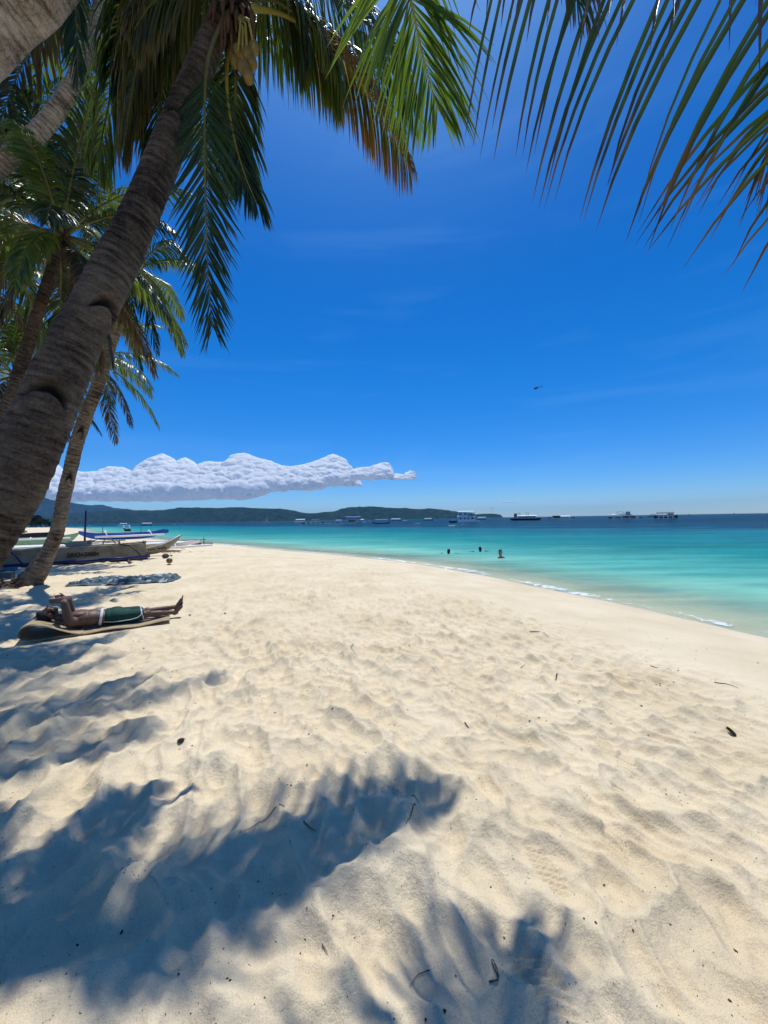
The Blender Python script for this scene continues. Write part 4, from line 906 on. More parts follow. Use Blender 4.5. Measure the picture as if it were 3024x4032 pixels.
# --- the white boat behind it
wb = empty('outrigger_boat', (-14.6, 20.6, 0), TH, 'white decked outrigger boat lying right behind the tan one', 'boat')
hull('hull', M['hull_white'], wb, 8.6, .55, .36, 0.0, .45, .22)
for i in range(7):
    b = MB(); b.box((-.1, -1.35+i*.34, .48), (7.4-.3*abs(i-3), .325, .02)); b.build('deck_board', M['deck_white'], wb)
for y_ in (-2.0, 1.9):
    b = MB(); b.tube([(-4.2, y_, .22), (0, y_, .20), (4.6, y_, .30)], .06, 10); b.build('outrigger_float', M['hull_white'], wb, True)
for x_ in (-2.8, 0, 2.8):
    b = MB(); b.tube([(x_, -2.0, .22), (x_, -1.5, .44), (x_, 0, .44), (x_, 1.2, .44), (x_, 1.9, .22)], .03, 8); b.build('outrigger_arm', M['hull_white'], wb, True)
b = MB(); b.tube([(4.3, -1.3, .3), (4.3, -1.3, .72)], .02, 6); b.tube([(-3.5, -1.38, .56), (4.4, -1.38, .60)], .014, 6); b.build('rail', M['black'], wb)
# --- the blue boat
q = G(487, 2160, 0); q = P(487, 2150, 34)
bb = empty('outrigger_boat', (q[0], q[1], 0), math.atan2(-q[0], q[1])*.92, 'blue outrigger boat with white float near the waterline', 'boat')
hull('hull', M['blue'], bb, 6.3, .5, .72, -.15, .75, .30)
b = MB(); b.tube([(-2.6, -.52, .76), (2.8, -.52, .78)], .03, 6); b.build('gunwale_rail', M['navy'], bb)
b = MB(); b.tube([(-1.9, -1.5, .50), (0, -1.5, .50), (3.1, -1.5, .56)], .085, 10); b.build('outrigger_float', M['hull_white'], bb, True)
b = MB(); b.tube([(-1.9, 1.5, .50), (0, 1.5, .50), (3.1, 1.5, .56)], .085, 10); b.build('outrigger_float', M['hull_white'], bb, True)
for x_ in (-1.2, 2.0):
    b = MB(); b.tube([(x_-.15, 1.5, .55), (x_-.12, .8, .95), (x_-.1, -.8, .95), (x_-.02, -1.2, .85), (x_+.15, -1.5, .55)], .04, 8); b.build('outrigger_arm', M['hull_white'], bb, True)
for x_ in (-1.5, 1.3):
    b = MB(); b.tube([(x_, 0, .6), (x_, 0, 1.5)], .025, 6); b.build('pole', M['bluegrey'], bb)
b = MB(); b.box((.3, 0, .98), (.5, .35, .22), bev=.03); b.box((.05, 0, 1.1), (.12, .3, .10)); b.build('engine_box', M['engine'], bb)
b = MB()
for x_ in (.0, .42): b.ball((x_, 0, 1.18), (.09, .09, .12)); b.ball((x_, 0, 1.36), .06)
b.build('white_buoy', M['hull_white'], bb, True)
b = MB(); b.box((3.1, 0, .78), (.75, .62, .34), ry=-.1, bev=.06); b.build('bow_tarp', M['blue_tarp'], bb)
# --- pale green boat under black cover
q = P(125, 2150, 24)
gb_ = empty('outrigger_boat', (q[0], q[1], 0), math.atan2(-q[0], q[1])*.9, 'pale green boat under a black cover seen between the trunks', 'boat')
hull('hull', M['green'], gb_, 4.6, .55, .82, 0, .9, .22)
b = MB(); prof2 = [(-.95, .82), (-.6, 1.02), (-.1, 1.08), (.9, 1.10), (1.35, 1.03), (1.6, .80)]; b.prism(prof2, -.5, .5); o = b.build('tarpaulin', M['black'], gb_)
b = MB(); b.tube([(-1.6, -1.3, .72), (1.9, -1.3, .74)], .05, 8); b.build('outrigger_float', M['hull_white'], gb_, True)
b = MB(); b.tube([(0, -1.3, .74), (0, .9, .92)], .035, 8); b.build('outrigger_arm', M['hull_white'], gb_, True)

# --- driftwood by the water
q = G(764, 2146, -.35)
b = MB(); b.tube([(-1.5, 0, .16), (-.3, 0, .15), (1.5, .05, .03)], [.05, .06, .04], 8); b.tube([(-.9, -.45, .03), (.6, -.3, .03)], .045, 8); b.box((-1.2, -.1, .08), (.1, .5, .14))
tag(b.build('drift_pole', M['bamboo'], loc=(q[0], q[1], gz(q[0], q[1])), rot=(0, 0, .30)), 'dark poles lashed together lying on the sand at the surf edge', 'driftwood')
# --- coconut on the sand
p = G(667, 2222); b = MB(); b.ball((0, 0, .09), (.115, .10, .105), 3)
cn = b.build('coconut', M['coconut'], loc=(p[0], p[1], gz(p[0], p[1])), smooth=True); tag(cn, 'yellow brown coconut lying on the sand in front of the tan boat', 'coconut')
b = MB(); b.ball((.02, 0, .185), (.045, .045, .018), 2); b.build('painted_highlight', M['white_cloth'], cn, True)  # white cap added to paint the bright sunlit top of the nut

# --- things at the foot of the trunks, left edge
def put(px, py, name, mat, label, cat, f, rz=0, group=None):
    p = G(px, py); b = MB(); f(b)
    return tag(b.build(name, M[mat], loc=(p[0], p[1], gz(p[0], p[1])), rot=(0, 0, rz)), label, cat, group)
put(24, 2230, 'tub', 'tub', 'pale cyan tub beside the post of the tan boat', 'tub', lambda b: (b.tube([(0, 0, 0), (0, 0, .16), (0, 0, .165)], [.12, .15, .12], 14)))
put(26, 2252, 'board', 'bluegrey', 'blue grey board lying flat below the cyan tub', 'board', lambda b: b.box((0, 0, .07), (.52, .3, .12), bev=.01), .5)
put(18, 2280, 'wooden_crate', 'wood', 'low brown crate left of the slim palm foot', 'crate', lambda b: (b.box((0, 0, .09), (.40, .3, .18), bev=.01), b.box((0, -.155, .13), (.40, .012, .04)), b.box((0, -.155, .05), (.40, .012, .04))), .5)
p = G(14, 2318); rr = random.Random(9); b = MB()
for i in range(70):
    a = rr.uniform(0, 6.28); c_ = Vector((rr.gauss(0, .28), rr.gauss(0, .22), abs(rr.gauss(.05, .06))))
    b.tube([c_, c_+Vector((math.cos(a)*rr.uniform(.08, .3), math.sin(a)*rr.uniform(.05, .2), rr.uniform(-.04, .10)))], [rr.uniform(.01, .03), .006], 5)
tag(b.build('husk_litter', M['husk'], loc=(p[0], p[1], gz(p[0], p[1]))), 'heap of dry husks and frond scraps at the foot of the palms', 'litter', kind='stuff')

# ------------------------------------------------------------------ crumpled cloth on the sand
def cloth():
    nu, nv = 150, 70; L, Wd = 2.55, 1.05
    U, V_ = np.meshgrid(np.linspace(-.5, .5, nu), np.linspace(-.5, .5, nv)); u, v = U.ravel()*L, V_.ravel()*Wd
    ex = .10*fbm(v*2+4, v*0, 5, 3)*np.sign(u)*(abs(u)/(L/2))**3; ey = .16*fbm(u*1.5, u*0, 6, 3)*(abs(v)/(Wd/2))**2
    fold = np.abs(fbm(u*1.6+.4*v, v*4.2, 8, 4)); f2 = np.abs(fbm(u*5, v*9, 9, 3))
    z = .02 + .30*(.28-np.minimum(fold, .28))**1.15*1.6 + .07*(.3-np.minimum(f2, .3))
    edge = np.minimum(1, np.minimum((L/2-abs(u))/.12, (Wd/2-abs(v))/.12)); z = z*np.clip(edge, .25, 1)
    x = u+ex; y = v+ey
    return npmesh('beach_cloth', np.stack([x, y, z], 1), grid_faces(nu, nv), uv=np.stack([U.ravel(), V_.ravel()], 1))
m, n, b = newmat('patterned_cloth')
uv = N(n, 'ShaderNodeUVMap'); mp = N(n, 'ShaderNodeMapping'); mp.inputs['Scale'].default_value = (5, 3, 1); n.links.new(uv.outputs[0], mp.inputs[0])
vo = N(n, 'ShaderNodeTexVoronoi', i={'Scale': 2.2}); vo.distance = 'CHEBYCHEV'; n.links.new(mp.outputs[0], vo.inputs['Vector'])
r1 = ramp(n, [(0, (.48, .52, .54)), (.22, (.4, .45, .48)), (.27, (.06, .10, .12)), (.7, (.11, .16, .19)), (.76, (.3, .36, .38))], vo.outputs['Distance'])
n.links.new(r1.outputs[0], b.inputs['Base Color']); b.inputs['Roughness'].default_value = .8
M['cloth'] = m
p = G(497, 2291); zz = gz(p[0], p[1])
tag(link('beach_cloth', cloth(), M['cloth'], loc=(p[0], p[1], zz+.01), rot=(0, 0, .22)), 'crumpled grey and white patterned cloth spread on the sand behind the man', 'cloth')

# ------------------------------------------------------------------ the man on the mat
UA = math.atan2(.553, .833); OX, OY = -4.28, 6.04; MZ = gz(OX, OY)+.03
m, n, b = newmat('woven_mat')
tc = N(n, 'ShaderNodeTexCoord')
w1 = N(n, 'ShaderNodeTexWave', i={'Scale': 16.0, 'Distortion': .6, 'Detail': 2.0}); w1.bands_direction = 'Y'; n.links.new(tc.outputs['Object'], w1.inputs['Vector'])
w2 = N(n, 'ShaderNodeTexNoise', i={'Scale': 7.0, 'Detail': 6.0}); n.links.new(tc.outputs['Object'], w2.inputs['Vector'])
ad = N(n, 'ShaderNodeMath', operation='MULTIPLY_ADD'); n.links.new(w1.outputs['Fac'], ad.inputs[0]); ad.inputs[1].default_value = .35; n.links.new(w2.outputs[0], ad.inputs[2])
r1 = ramp(n, [(.35, (.20, .135, .065)), (.7, (.42, .30, .16)), (1, (.5, .38, .22))], ad.outputs[0]); n.links.new(r1.outputs[0], b.inputs['Base Color'])
bp = N(n, 'ShaderNodeBump', i={'Strength': .5, 'Distance': .004}); n.links.new(w1.outputs['Fac'], bp.inputs['Height']); n.links.new(bp.outputs[0], b.inputs['Normal']); b.inputs['Roughness'].default_value = .75
M['mat'] = m
prof = [(.78, .0), (.74, .012), (.5, .004), (.2, .0), (-.1, .004), (-.38, .0), (-.6, .0), (-.80, -.005), (-.93, .01), (-1.0, .06), (-1.01, .12), (-.97, .18), (-.90, .205), (-.80, .19), (-.70, .15), (-.60, .095), (-.50, .045), (-.42, .018), (-.34, .012)]
pc = catmull([(a, 0, c_) for a, c_ in prof], 110)[:, [0, 2]]
nv = 14; V = []
for (a, c_) in pc:
    for j in range(nv):
        v = -.40+.80*j/(nv-1); V.append((a+.012*math.sin(v*7+a*3), -v, c_+.008*math.sin(a*9+v*4)*(a > -.4)+.012*max(0, a-.3)*abs(v)*3))
me = npmesh('sleeping_mat', V, grid_faces(nv, len(pc)))
mo = tag(link('sleeping_mat', me, M['mat'], loc=(OX, OY, MZ), rot=(0, 0, UA)), 'brown woven mat with its head end rolled up under the lying man', 'mat')
md = mo.modifiers.new('thick', 'SOLIDIFY'); md.thickness = .008; md.offset = 0
man = empty('person', (OX, OY, MZ), UA, 'shirtless man in dark green shorts lying on his back on the brown mat', 'person')
# local axes: +x head to feet, -y towards the water's near side (the camera), +z up
def body(parts, name, mat, parent, voxel, smooth=6, fac=.5):
    b = MB()
    for q in parts:
        if q[0] == 'c': b.cap(*q[1:5])
        else: b.ball(q[1], q[2], 3, q[3] if len(q) > 3 else None)
    o = b.build(name, mat, parent)
    m1 = o.modifiers.new('one_skin', 'REMESH'); m1.mode = 'VOXEL'; m1.voxel_size = voxel; m1.use_smooth_shade = True
    m2 = o.modifiers.new('soft', 'SMOOTH'); m2.factor = fac; m2.iterations = smooth
    return o
Ry = lambda a: Matrix.Rotation(a, 3, 'Y')
def hand(pp, palm, d, nrm, side, L=.19, curl=.5):
    """palm centre, finger direction d, palm normal nrm, side vector to the thumb"""
    palm, d, nrm, side = map(lambda q: Vector(q).normalized() if q is not palm else Vector(q), (palm, d, nrm, side))
    side = (side-d*side.dot(d)).normalized(); nrm = d.cross(side).normalized()*(1 if d.cross(side).dot(nrm) > 0 else -1)
    for k in (-1.3, -.4, .5, 1.3): pp.append(('c', palm-d*.045+side*k*.016, palm+d*.035+side*k*.021, .016, .0135))
    for k, ln in ((-1.4, .058), (-.45, .074), (.5, .08), (1.4, .072)):
        a = palm+d*.04+side*k*.021; d1 = (d+nrm*curl*.5).normalized(); d2 = (d+nrm*curl*1.3).normalized(); d3 = (d+nrm*curl*2.4).normalized()
        b1 = a+d1*ln*.48; b2 = b1+d2*ln*.33; b3 = b2+d3*ln*.28
        pp += [('c', a, b1, .0095, .009), ('c', b1, b2, .009, .0082), ('c', b2, b3, .0082, .007)]
    t0 = palm-d*.03+side*.028; t1 = t0+(side*.7+d*.7+nrm*.2).normalized()*.042; t2 = t1+(d+side*.25+nrm*.3).normalized()*.034
    pp += [('c', t0, t1, .0125, .0105), ('c', t1, t2, .0105, .0085)]
pp = [('e', (.03, 0, .125), (.16, .185, .12)), ('e', (-.12, 0, .128), (.17, .168, .115)), ('e', (-.26, 0, .14), (.18, .172, .125)), ('e', (-.38, 0, .15), (.17, .182, .13)), ('e', (-.40, -.08, .215), (.11, .08, .055)), ('e', (-.40, .08, .215), (.11, .08, .055)),
      ('c', (-.44, -.13, .135), (-.50, -.185, .145), .075, .066), ('c', (-.44, .13, .135), (-.50, .185, .145), .075, .066),
      ('c', (-.50, 0, .145), (-.64, 0, .20), .066, .055),
      # near upper arm raised, forearms folded over the chest
      ('c', (-.50, -.205, .16), (-.555, -.19, .43), .060, .048), ('c', (-.50, .195, .15), (-.545, .17, .43), .054, .043),
      ('c', (-.555, -.19, .43), (-.60, .07, .465), .043, .030), ('c', (-.545, .17, .44), (-.61, -.09, .475), .043, .030),
      # legs
      ('c', (.06, -.092, .11), (.47, -.085, .10), .090, .058), ('c', (.06, .092, .115), (.47, .06, .115), .090, .058),
      ('e', (.47, -.085, .115), (.06, .05, .052)), ('e', (.47, .06, .13), (.06, .05, .052)),
      ('e', (.60, -.07, .085), (.13, .052, .052)), ('e', (.60, .04, .11), (.13, .052, .052)),
      ('c', (.47, -.085, .10), (.85, -.035, .065), .054, .034), ('c', (.47, .06, .115), (.87, -.005, .145), .054, .034),
      # near foot (heel on the mat end), far foot crossed over it
      ('c', (.86, -.035, .05), (.885, -.04, .06), .036, .034), ('c', (.88, -.045, .07), (.955, -.075, .15), .033, .026), ('c', (.88, -.025, .07), (.955, -.04, .16), .03, .024),
      ('c', (.885, -.01, .125), (.90, -.005, .14), .036, .034), ('c', (.895, -.015, .15), (.965, -.025, .255), .033, .026), ('c', (.895, .01, .15), (.965, .012, .26), .03, .024)]
for (ox, oy, oz) in ((.962, -.052, .165), (.972, .0, .268)):       # toes
    for k in range(5):
        ty = oy+(-.034+.0165*k); ln = [.034, .036, .036, .040, .046][k if oz > .2 else k]
        a = Vector((ox+.002*k, ty, oz+.003*k)); pp.append(('c', a, a+Vector((.35, 0, .93))*ln*.8, .0095 if k < 4 else .013, .008 if k < 4 else .0115))
hand(pp, (-.615, -.155, .475), (-.75, -.5, .05), (0, -.2, -1), (0, .3, 1), curl=.55)
hand(pp, (-.61, .14, .47), (-.55, .8, .05), (0, .2, -1), (0, -.3, 1), curl=.6)
# head, face up, chin towards the chest
hc = Vector((-.755, 0, .265)); hr = Ry(-.28)
def hd(x_, y_, z_): return hc + hr @ Vector((x_, y_, z_))       # +x chin, +z face
pp += [('e', hd(-.02, 0, -.005), (.098, .077, .095), hr), ('e', hd(.055, 0, .012), (.062, .058, .068), hr), ('e', hd(.10, 0, .045), (.024, .03, .024), hr),
       ('c', hd(-.005, 0, .092), hd(.032, 0, .118), .009, .0135), ('e', hd(.034, -.012, .104), (.01, .009, .009), hr), ('e', hd(.034, .012, .104), (.01, .009, .009), hr),
       ('e', hd(-.022, -.03, .088), (.012, .024, .009), hr), ('e', hd(-.022, .03, .088), (.012, .024, .009), hr),
       ('e', hd(.060, 0, .088), (.008, .024, .010), hr), ('e', hd(.072, 0, .084), (.008, .021, .010), hr),
       ('e', hd(.02, -.078, -.005), (.032, .010, .02), hr), ('e', hd(.02, .078, -.005), (.032, .010, .02), hr), ('e', hd(.03, -.045, .07), (.028, .02, .018), hr), ('e', hd(.03, .045, .07), (.028, .02, .018), hr)]
body(pp, 'body', M['skin'], man, .0062, 3)
body([('e', hd(-.045, 0, -.022), (.094, .086, .095), hr), ('e', hd(-.085, 0, .03), (.05, .07, .06), hr)], 'hair', M['hair'], man, .007, 2)
body([('e', hd(.085, 0, .035), (.038, .052, .04), hr), ('e', hd(.06, -.05, .015), (.03, .022, .04), hr), ('e', hd(.06, .05, .015), (.03, .022, .04), hr)], 'beard', M['hair'], man, .006, 1)
for s_ in (-1, 1):
    b = MB(); b.ball(hd(-.004, s_*.031, .083), .0115, 2); b.build('eye', M['hair'], man, True)
sp = [('e', (.05, 0, .13), (.17, .20, .135)), ('e', (-.04, 0, .13), (.10, .188, .125)), ('c', (.08, -.095, .115), (.34, -.10, .112), .108, .098), ('c', (.08, .095, .12), (.34, .085, .122), .108, .098),
      ('e', (.0, -.05, .21), (.04, .06, .03)), ('e', (.16, -.02, .19), (.09, .05, .035))]
body(sp, 'shorts', M['shorts'], man, .009, 2)
def ring(c, ry, rz_, tilt, rad, name, mat, n=30, w=.02):
    V = []
    for i in range(n):
        a = 2*math.pi*i/n
        for (dx, k) in ((-w, 1.0), (w, 1.0), (w, 1.035), (-w, 1.035)):
            z_ = c[2]+math.sin(a)*rz_*k; V.append((c[0]+dx+tilt*(z_-c[2]), c[1]+math.cos(a)*ry*k, z_))
    F = [(i*4+j, i*4+(j+1) % 4, ((i+1) % n)*4+(j+1) % 4, ((i+1) % n)*4+j) for i in range(n) for j in range(4)]
    return link(name, npmesh(name, V, F), mat, man)
ring((-.135, 0, .13), .178, .124, .12, 0, 'waistband', M['white_cloth'], w=.018)
ring((.40, -.10, .112), .092, .085, -.25, 0, 'hem_trim', M['white_cloth'], w=.007)
ring((.40, .085, .122), .092, .085, -.25, 0, 'hem_trim', M['white_cloth'], w=.007)
b = MB(); b.tube([(-.10, -.166, .085), (.0, -.200, .075), (.12, -.212, .072), (.24, -.212, .075), (.33, -.207, .09), (.375, -.20, .12), (.39, -.17, .165), (.385, -.13, .197)], .006, 6); b.build('side_piping', M['white_cloth'], man, True)

# ------------------------------------------------------------------ swimmers
def swimmer(px, py, label, arms, show, skin, rz=0, s=1.0):
    p = G(px, py, SEAZ); e = empty('person', (p[0], p[1], SEAZ), rz, label, 'person', 'people swimming off the beach')
    z = show
    pp = [('e', (0, 0, z+.10), (.085, .10, .125)), ('e', (0, -.05, z+.05), (.06, .055, .075)), ('c', (0, 0, z-.12), (0, 0, z+.02), .06, .055), ('e', (0, .02, z-.30), (.19, .12, .20)),
          ('c', (-.12, 0, z-.19), (-.18, 0, z-.22), .075, .068), ('c', (.12, 0, z-.19), (.18, 0, z-.22), .075, .068), ('e', (0, 0, z-.6), (.16, .11, .25)), ('c', (0, -.10, z+.075), (0, -.115, z+.05), .012, .014)]
    for sx_ in (-1, 1):
        a = Vector((sx_*.18, 0, z-.22)); eL = a+Vector((sx_*.22, -.10, arms)); w = eL+Vector((sx_*.2, -.08, -.02))
        pp += [('c', a, eL, .05, .04), ('c', eL, w, .038, .028), ('e', w+Vector((sx_*.07, 0, 0)), (.08, .035, .016))]
        for k in range(5): pp.append(('c', w+Vector((sx_*.1, -.03+.015*k, 0)), w+Vector((sx_*.17, -.035+.0175*k, -.01)), .01, .008))
    body(pp, 'body', skin, e, .016, 2)
    body([('e', (0, .025, z+.13), (.098, .105, .125)), ('e', (0, .06, z+.02), (.085, .06, .11))], 'hair', M['hair'], e, .018, 1)
    return e
swimmer(1767, 2180, 'farthest left swimmer with only a dark head above water', .18, .05, M['skin'], 2.8)
swimmer(1890, 2172, 'middle swimmer with dark head up and arms spread', .16, .08, M['skin'], 3.3)
swimmer(1972, 2197, 'rightmost swimmer with bare pinkish shoulders above water', -.1, .22, M['skin_tan'], .3)

def figure(px, py, label, pose, top, skin, loc=None, h=1.0):
    p = G(px, py); e = empty('person', (p[0], p[1], gz(p[0], p[1], False)), 0, label, 'person')
    if pose == 'stand':
        pp = [('c', (-.09, 0, .06), (-.09, 0, .85), .05, .09), ('c', (.09, 0, .06), (.09, 0, .85), .05, .09), ('c', (0, 0, .85), (0, 0, 1.35), .13, .16), ('c', (0, 0, 1.4), (0, 0, 1.55), .06, .06), ('e', (0, 0, 1.65), (.09, .1, .12)),
              ('c', (-.2, 0, 1.4), (-.26, 0, .95), .05, .035), ('c', (.2, 0, 1.4), (.26, -.1, .95), .05, .035), ('c', (-.09, -.1, .04), (-.09, .05, .04), .04, .04), ('c', (.09, -.1, .04), (.09, .05, .04), .04, .04)]
        tp = [('c', (0, 0, .82), (0, 0, 1.38), .17, .18), ('c', (-.18, 0, 1.42), (-.24, 0, 1.2), .07, .06), ('c', (.18, 0, 1.42), (.24, 0, 1.2), .07, .06)]; hz = 1.68
    else:
        pp = [('e', (0, 0, .16), (.18, .16, .14)), ('c', (0, 0, .2), (.06, 0, .6), .14, .15), ('c', (.07, 0, .65), (.1, 0, .76), .055, .055), ('e', (.12, 0, .86), (.09, .09, .12)),
              ('c', (.05, -.1, .15), (.42, -.12, .42), .08, .06), ('c', (.05, .1, .15), (.42, .12, .42), .08, .06), ('c', (.42, -.12, .42), (.5, -.12, .05), .055, .04), ('c', (.42, .12, .42), (.5, .12, .05), .055, .04),
              ('c', (.07, -.18, .6), (.35, -.2, .42), .045, .035), ('c', (.07, .18, .6), (.35, .2, .42), .045, .035)]
        tp = [('e', (0, 0, .17), (.2, .18, .15)), ('c', (.0, -.1, .17), (.2, -.12, .28), .1, .09), ('c', (.0, .1, .17), (.2, .12, .28), .1, .09)]; hz = .9
    body(pp, 'body', skin, e, .03, 2); body(tp, 'clothes', top, e, .03, 1)
    body([('e', (0 if pose == 'stand' else .11, .02, hz), (.1, .1, .1))], 'hair', M['hair'], e, .03, 1)
    return e
figure(80, 2105, 'person in white standing far off on the beach by the left trunk', 'stand', M['white_cloth'], M['skin_tan'])
figure(94, 2101, 'person sitting with raised knees far off on the white beach', 'sit', M['grey'], M['skin_tan'])

# ------------------------------------------------------------------ boats on the water (sizes in photo pixels turned into metres at their distance)
def sea_boat(label, x0, x1, ywl, ytop, mat='hull_white', bow='both', roofs=(), cabins=(), masts=(), arms=0, sheer=.5, band=None, dist=None, posts=3, beam=.14, frames=(), people=0, skew=.0, group='boats lying off the beach'):
    xc = (x0+x1)/2; p = G(xc, ywl, SEAZ)
    if dist: p = P(xc, ywl, dist); p[2] = SEAZ
    d = p[1]; k = d/FPX; az = math.atan2(p[0], p[1]); st = math.cos(az)
    L = (x1-x0)*k*st; yh = 2044-.0158*(xc-1512)
    Z_ = lambda y: (ywl-y)*k
    e = empty('motor_boat', (p[0], p[1], SEAZ), -az+skew, label, 'boat', group)
    Hh = Z_(ytop); B = max(L*beam, Hh*.6)
    X_ = lambda x: (x-xc)*k*st
    hull('hull', M[mat], e, L, B/2, Hh*.72, Hh*.35, Hh*.3, Hh*.28*sheer*2)
    if band:
        b = MB(); b.box((0, -B*.5, Hh*.60), (L*.80, .05*Hh, Hh*.16)); b.box((0, B*.5, Hh*.60), (L*.80, .05*Hh, Hh*.16)); b.build('side_stripe', M[band], e)
    for (a, c_, y0, y1, mt) in cabins:
        zz0, zz1 = Z_(y1), Z_(y0); la = X_(c_)-X_(a); b = MB(); b.box(((X_(a)+X_(c_))/2, 0, (zz0+zz1)/2), (la, B*.62, zz1-zz0), bev=min(.05*la, .06*(zz1-zz0)+.01)); cb = b.build('cabin', M[mt], e)
        nw = max(2, int(la/((zz1-zz0)*.9)))
        for sgn in (-1, 1):
            for q in range(nw):
                b = MB(); b.box(((X_(a)+la*(q+.5)/nw), sgn*B*.311, zz0+(zz1-zz0)*.55), (la/nw*.6, B*.02, (zz1-zz0)*.42)); b.build('window', M['glass'], cb)
    for (a, c_, y, th, mt) in roofs:
        zr = Z_(y); la = X_(c_)-X_(a); b = MB(); xm = (X_(a)+X_(c_))/2
        arc = [(math.cos(q_)*B*.50, zr-th*k*.5+math.sin(q_)*th*k*1.5) for q_ in np.linspace(0, math.pi, 9)]; arc = [(arc[0][0], zr-th*k*.5-.05)]+arc+[(arc[-1][0], zr-th*k*.5-.05)]
        A_ = [b.b.verts.new((xm-la/2, y_, z_)) for y_, z_ in arc]; B_ = [b.b.verts.new((xm+la/2, y_, z_)) for y_, z_ in arc]
        b.b.faces.new(A_); b.b.faces.new(B_[::-1])
        for q_ in range(len(arc)): b.b.faces.new((A_[q_], B_[q_], B_[(q_+1) % len(arc)], A_[(q_+1) % len(arc)]))
        b.build('roof', M[mt], e)
        for q in range(posts):
            for sgn in (-1, 1):
                xx = X_(a)+la*(.04+.92*q/max(1, posts-1)); b = MB(); b.tube([(xx, sgn*B*.40, Hh*.55), (xx, sgn*B*.40, zr)], max(.03, .25*k), 5); b.build('roof_post', M[mt if mt != 'blue_tarp' else 'grey'], e)
    for (x_, y) in masts:
        b = MB(); b.tube([(X_(x_), 0, Hh*.5), (X_(x_), 0, Z_(y))], [max(.04, .45*k), .2*k], 6); b.build('mast', M['grey'], e)
    for fr_ in frames:
        pts_ = [(X_(a), 0, Z_(y)) for a, y in fr_]; b = MB()
        for sgn in (-1, 1): b.tube([(q[0], sgn*B*.3, q[2]) for q in pts_], max(.05, .7*k), 6)
        b.build('frame', M['grey'], e)
    for q in range(arms):
        xx = L*(-.3+.6*q/max(1, arms-1)); b = MB()
        b.tube([(xx, -B*1.5, Hh*.18), (xx, -B*1.1, Hh*.75), (xx, 0, Hh*.9), (xx, B*1.1, Hh*.75), (xx, B*1.5, Hh*.18)], max(.05, .5*k), 6); b.build('outrigger_arm', M['hull_white'], e)
    if arms:
        for sgn in (-1, 1):
            b = MB(); b.tube([(-L*.42, sgn*B*1.5, Hh*.2), (0, sgn*B*1.5, Hh*.12), (L*.42, sgn*B*1.5, Hh*.22)], max(.06, .5*k), 6); b.build('outrigger_float', M['hull_white'], e)
    for q in range(people):
        xx = -L*.25+L*.5*q/max(1, people-1)
        b = MB(); b.cap((xx, B*.1, Hh*.6), (xx, B*.1, Hh*.6+.75), .16, .2); b.ball((xx, B*.1, Hh*.6+1.1), .13); b.build('crate_stack', M['grey'], e, True)
    return e
sea_boat('white outrigger with a long white roof, leftmost of the middle cluster', 1155, 1206, 2056, 2051, 'hull_white', roofs=[(1165, 1201, 2046.5, 2.5, 'hull_white')], arms=2, masts=[(1167, 2041), (1202, 2042)])
sea_boat('dark outrigger with three white arms in the middle cluster', 1189, 1278, 2063, 2057, 'black', arms=4, cabins=[(1226, 1256, 2046, 2055, 'hull_white')], masts=[(1230, 2036), (1247, 2041)], people=0)
sea_boat('small dark boat with white outriggers right of the dark outrigger', 1270, 1309, 2062, 2057, 'black', arms=2, band='hull_white')
sea_boat('small white roofed boat far behind the middle cluster', 1321, 1347, 2052, 2050, 'black', roofs=[(1322, 1346, 2045, 3, 'hull_white')], dist=330)
sea_boat('broad white hulled party boat with blue canopy on top', 1335, 1437, 2066, 2053, 'hull_white', band='navy', roofs=[(1361, 1420, 2036, 2.5, 'blue_tarp'), (1366, 1432, 2046, 1.5, 'hull_white')], cabins=[(1372, 1396, 2048, 2054, 'black'), (1402, 1428, 2046, 2054, 'hull_white')], posts=4, beam=.2, sheer=.1)
sea_boat('little white boat tucked behind the party boat stern', 1428, 1441, 2052, 2048, 'hull_white', cabins=[(1430, 1438, 2041, 2048, 'hull_white')], dist=300)
sea_boat('small white speedboat right of the party boat', 1442, 1465, 2049, 2046, 'hull_white', cabins=[(1451, 1457, 2043.5, 2046, 'hull_white')], dist=330)
sea_boat('low navy boat under a flat blue canopy', 1467, 1535, 2062, 2055, 'navy', band='hull_white', roofs=[(1478, 1526, 2046.5, 1.8, 'blue_tarp')], posts=4, beam=.16)
sea_boat('far dark boat with long white roof before the hills', 1539, 1580, 2047, 2044, 'black', roofs=[(1540, 1577, 2040.5, 3.2, 'hull_white')], dist=420)
sea_boat('tiny pale boat trailing right of the long white roofed one', 1584, 1603, 2048, 2045.5, 'hull_white', dist=400, arms=2)
sea_boat('far boat with short white roof and a mast', 1670, 1706, 2045, 2042, 'black', roofs=[(1671, 1700, 2039, 3, 'hull_white')], masts=[(1707, 2033)], dist=420)
sea_boat('small white dinghy close behind the short white roofed boat', 1708, 1721, 2044.5, 2042, 'hull_white', dist=400)
sea_boat('small white boat alone before the double-decker', 1634, 1656, 2063, 2060, 'hull_white', cabins=[(1640, 1648, 2058.5, 2060.5, 'hull_white')])
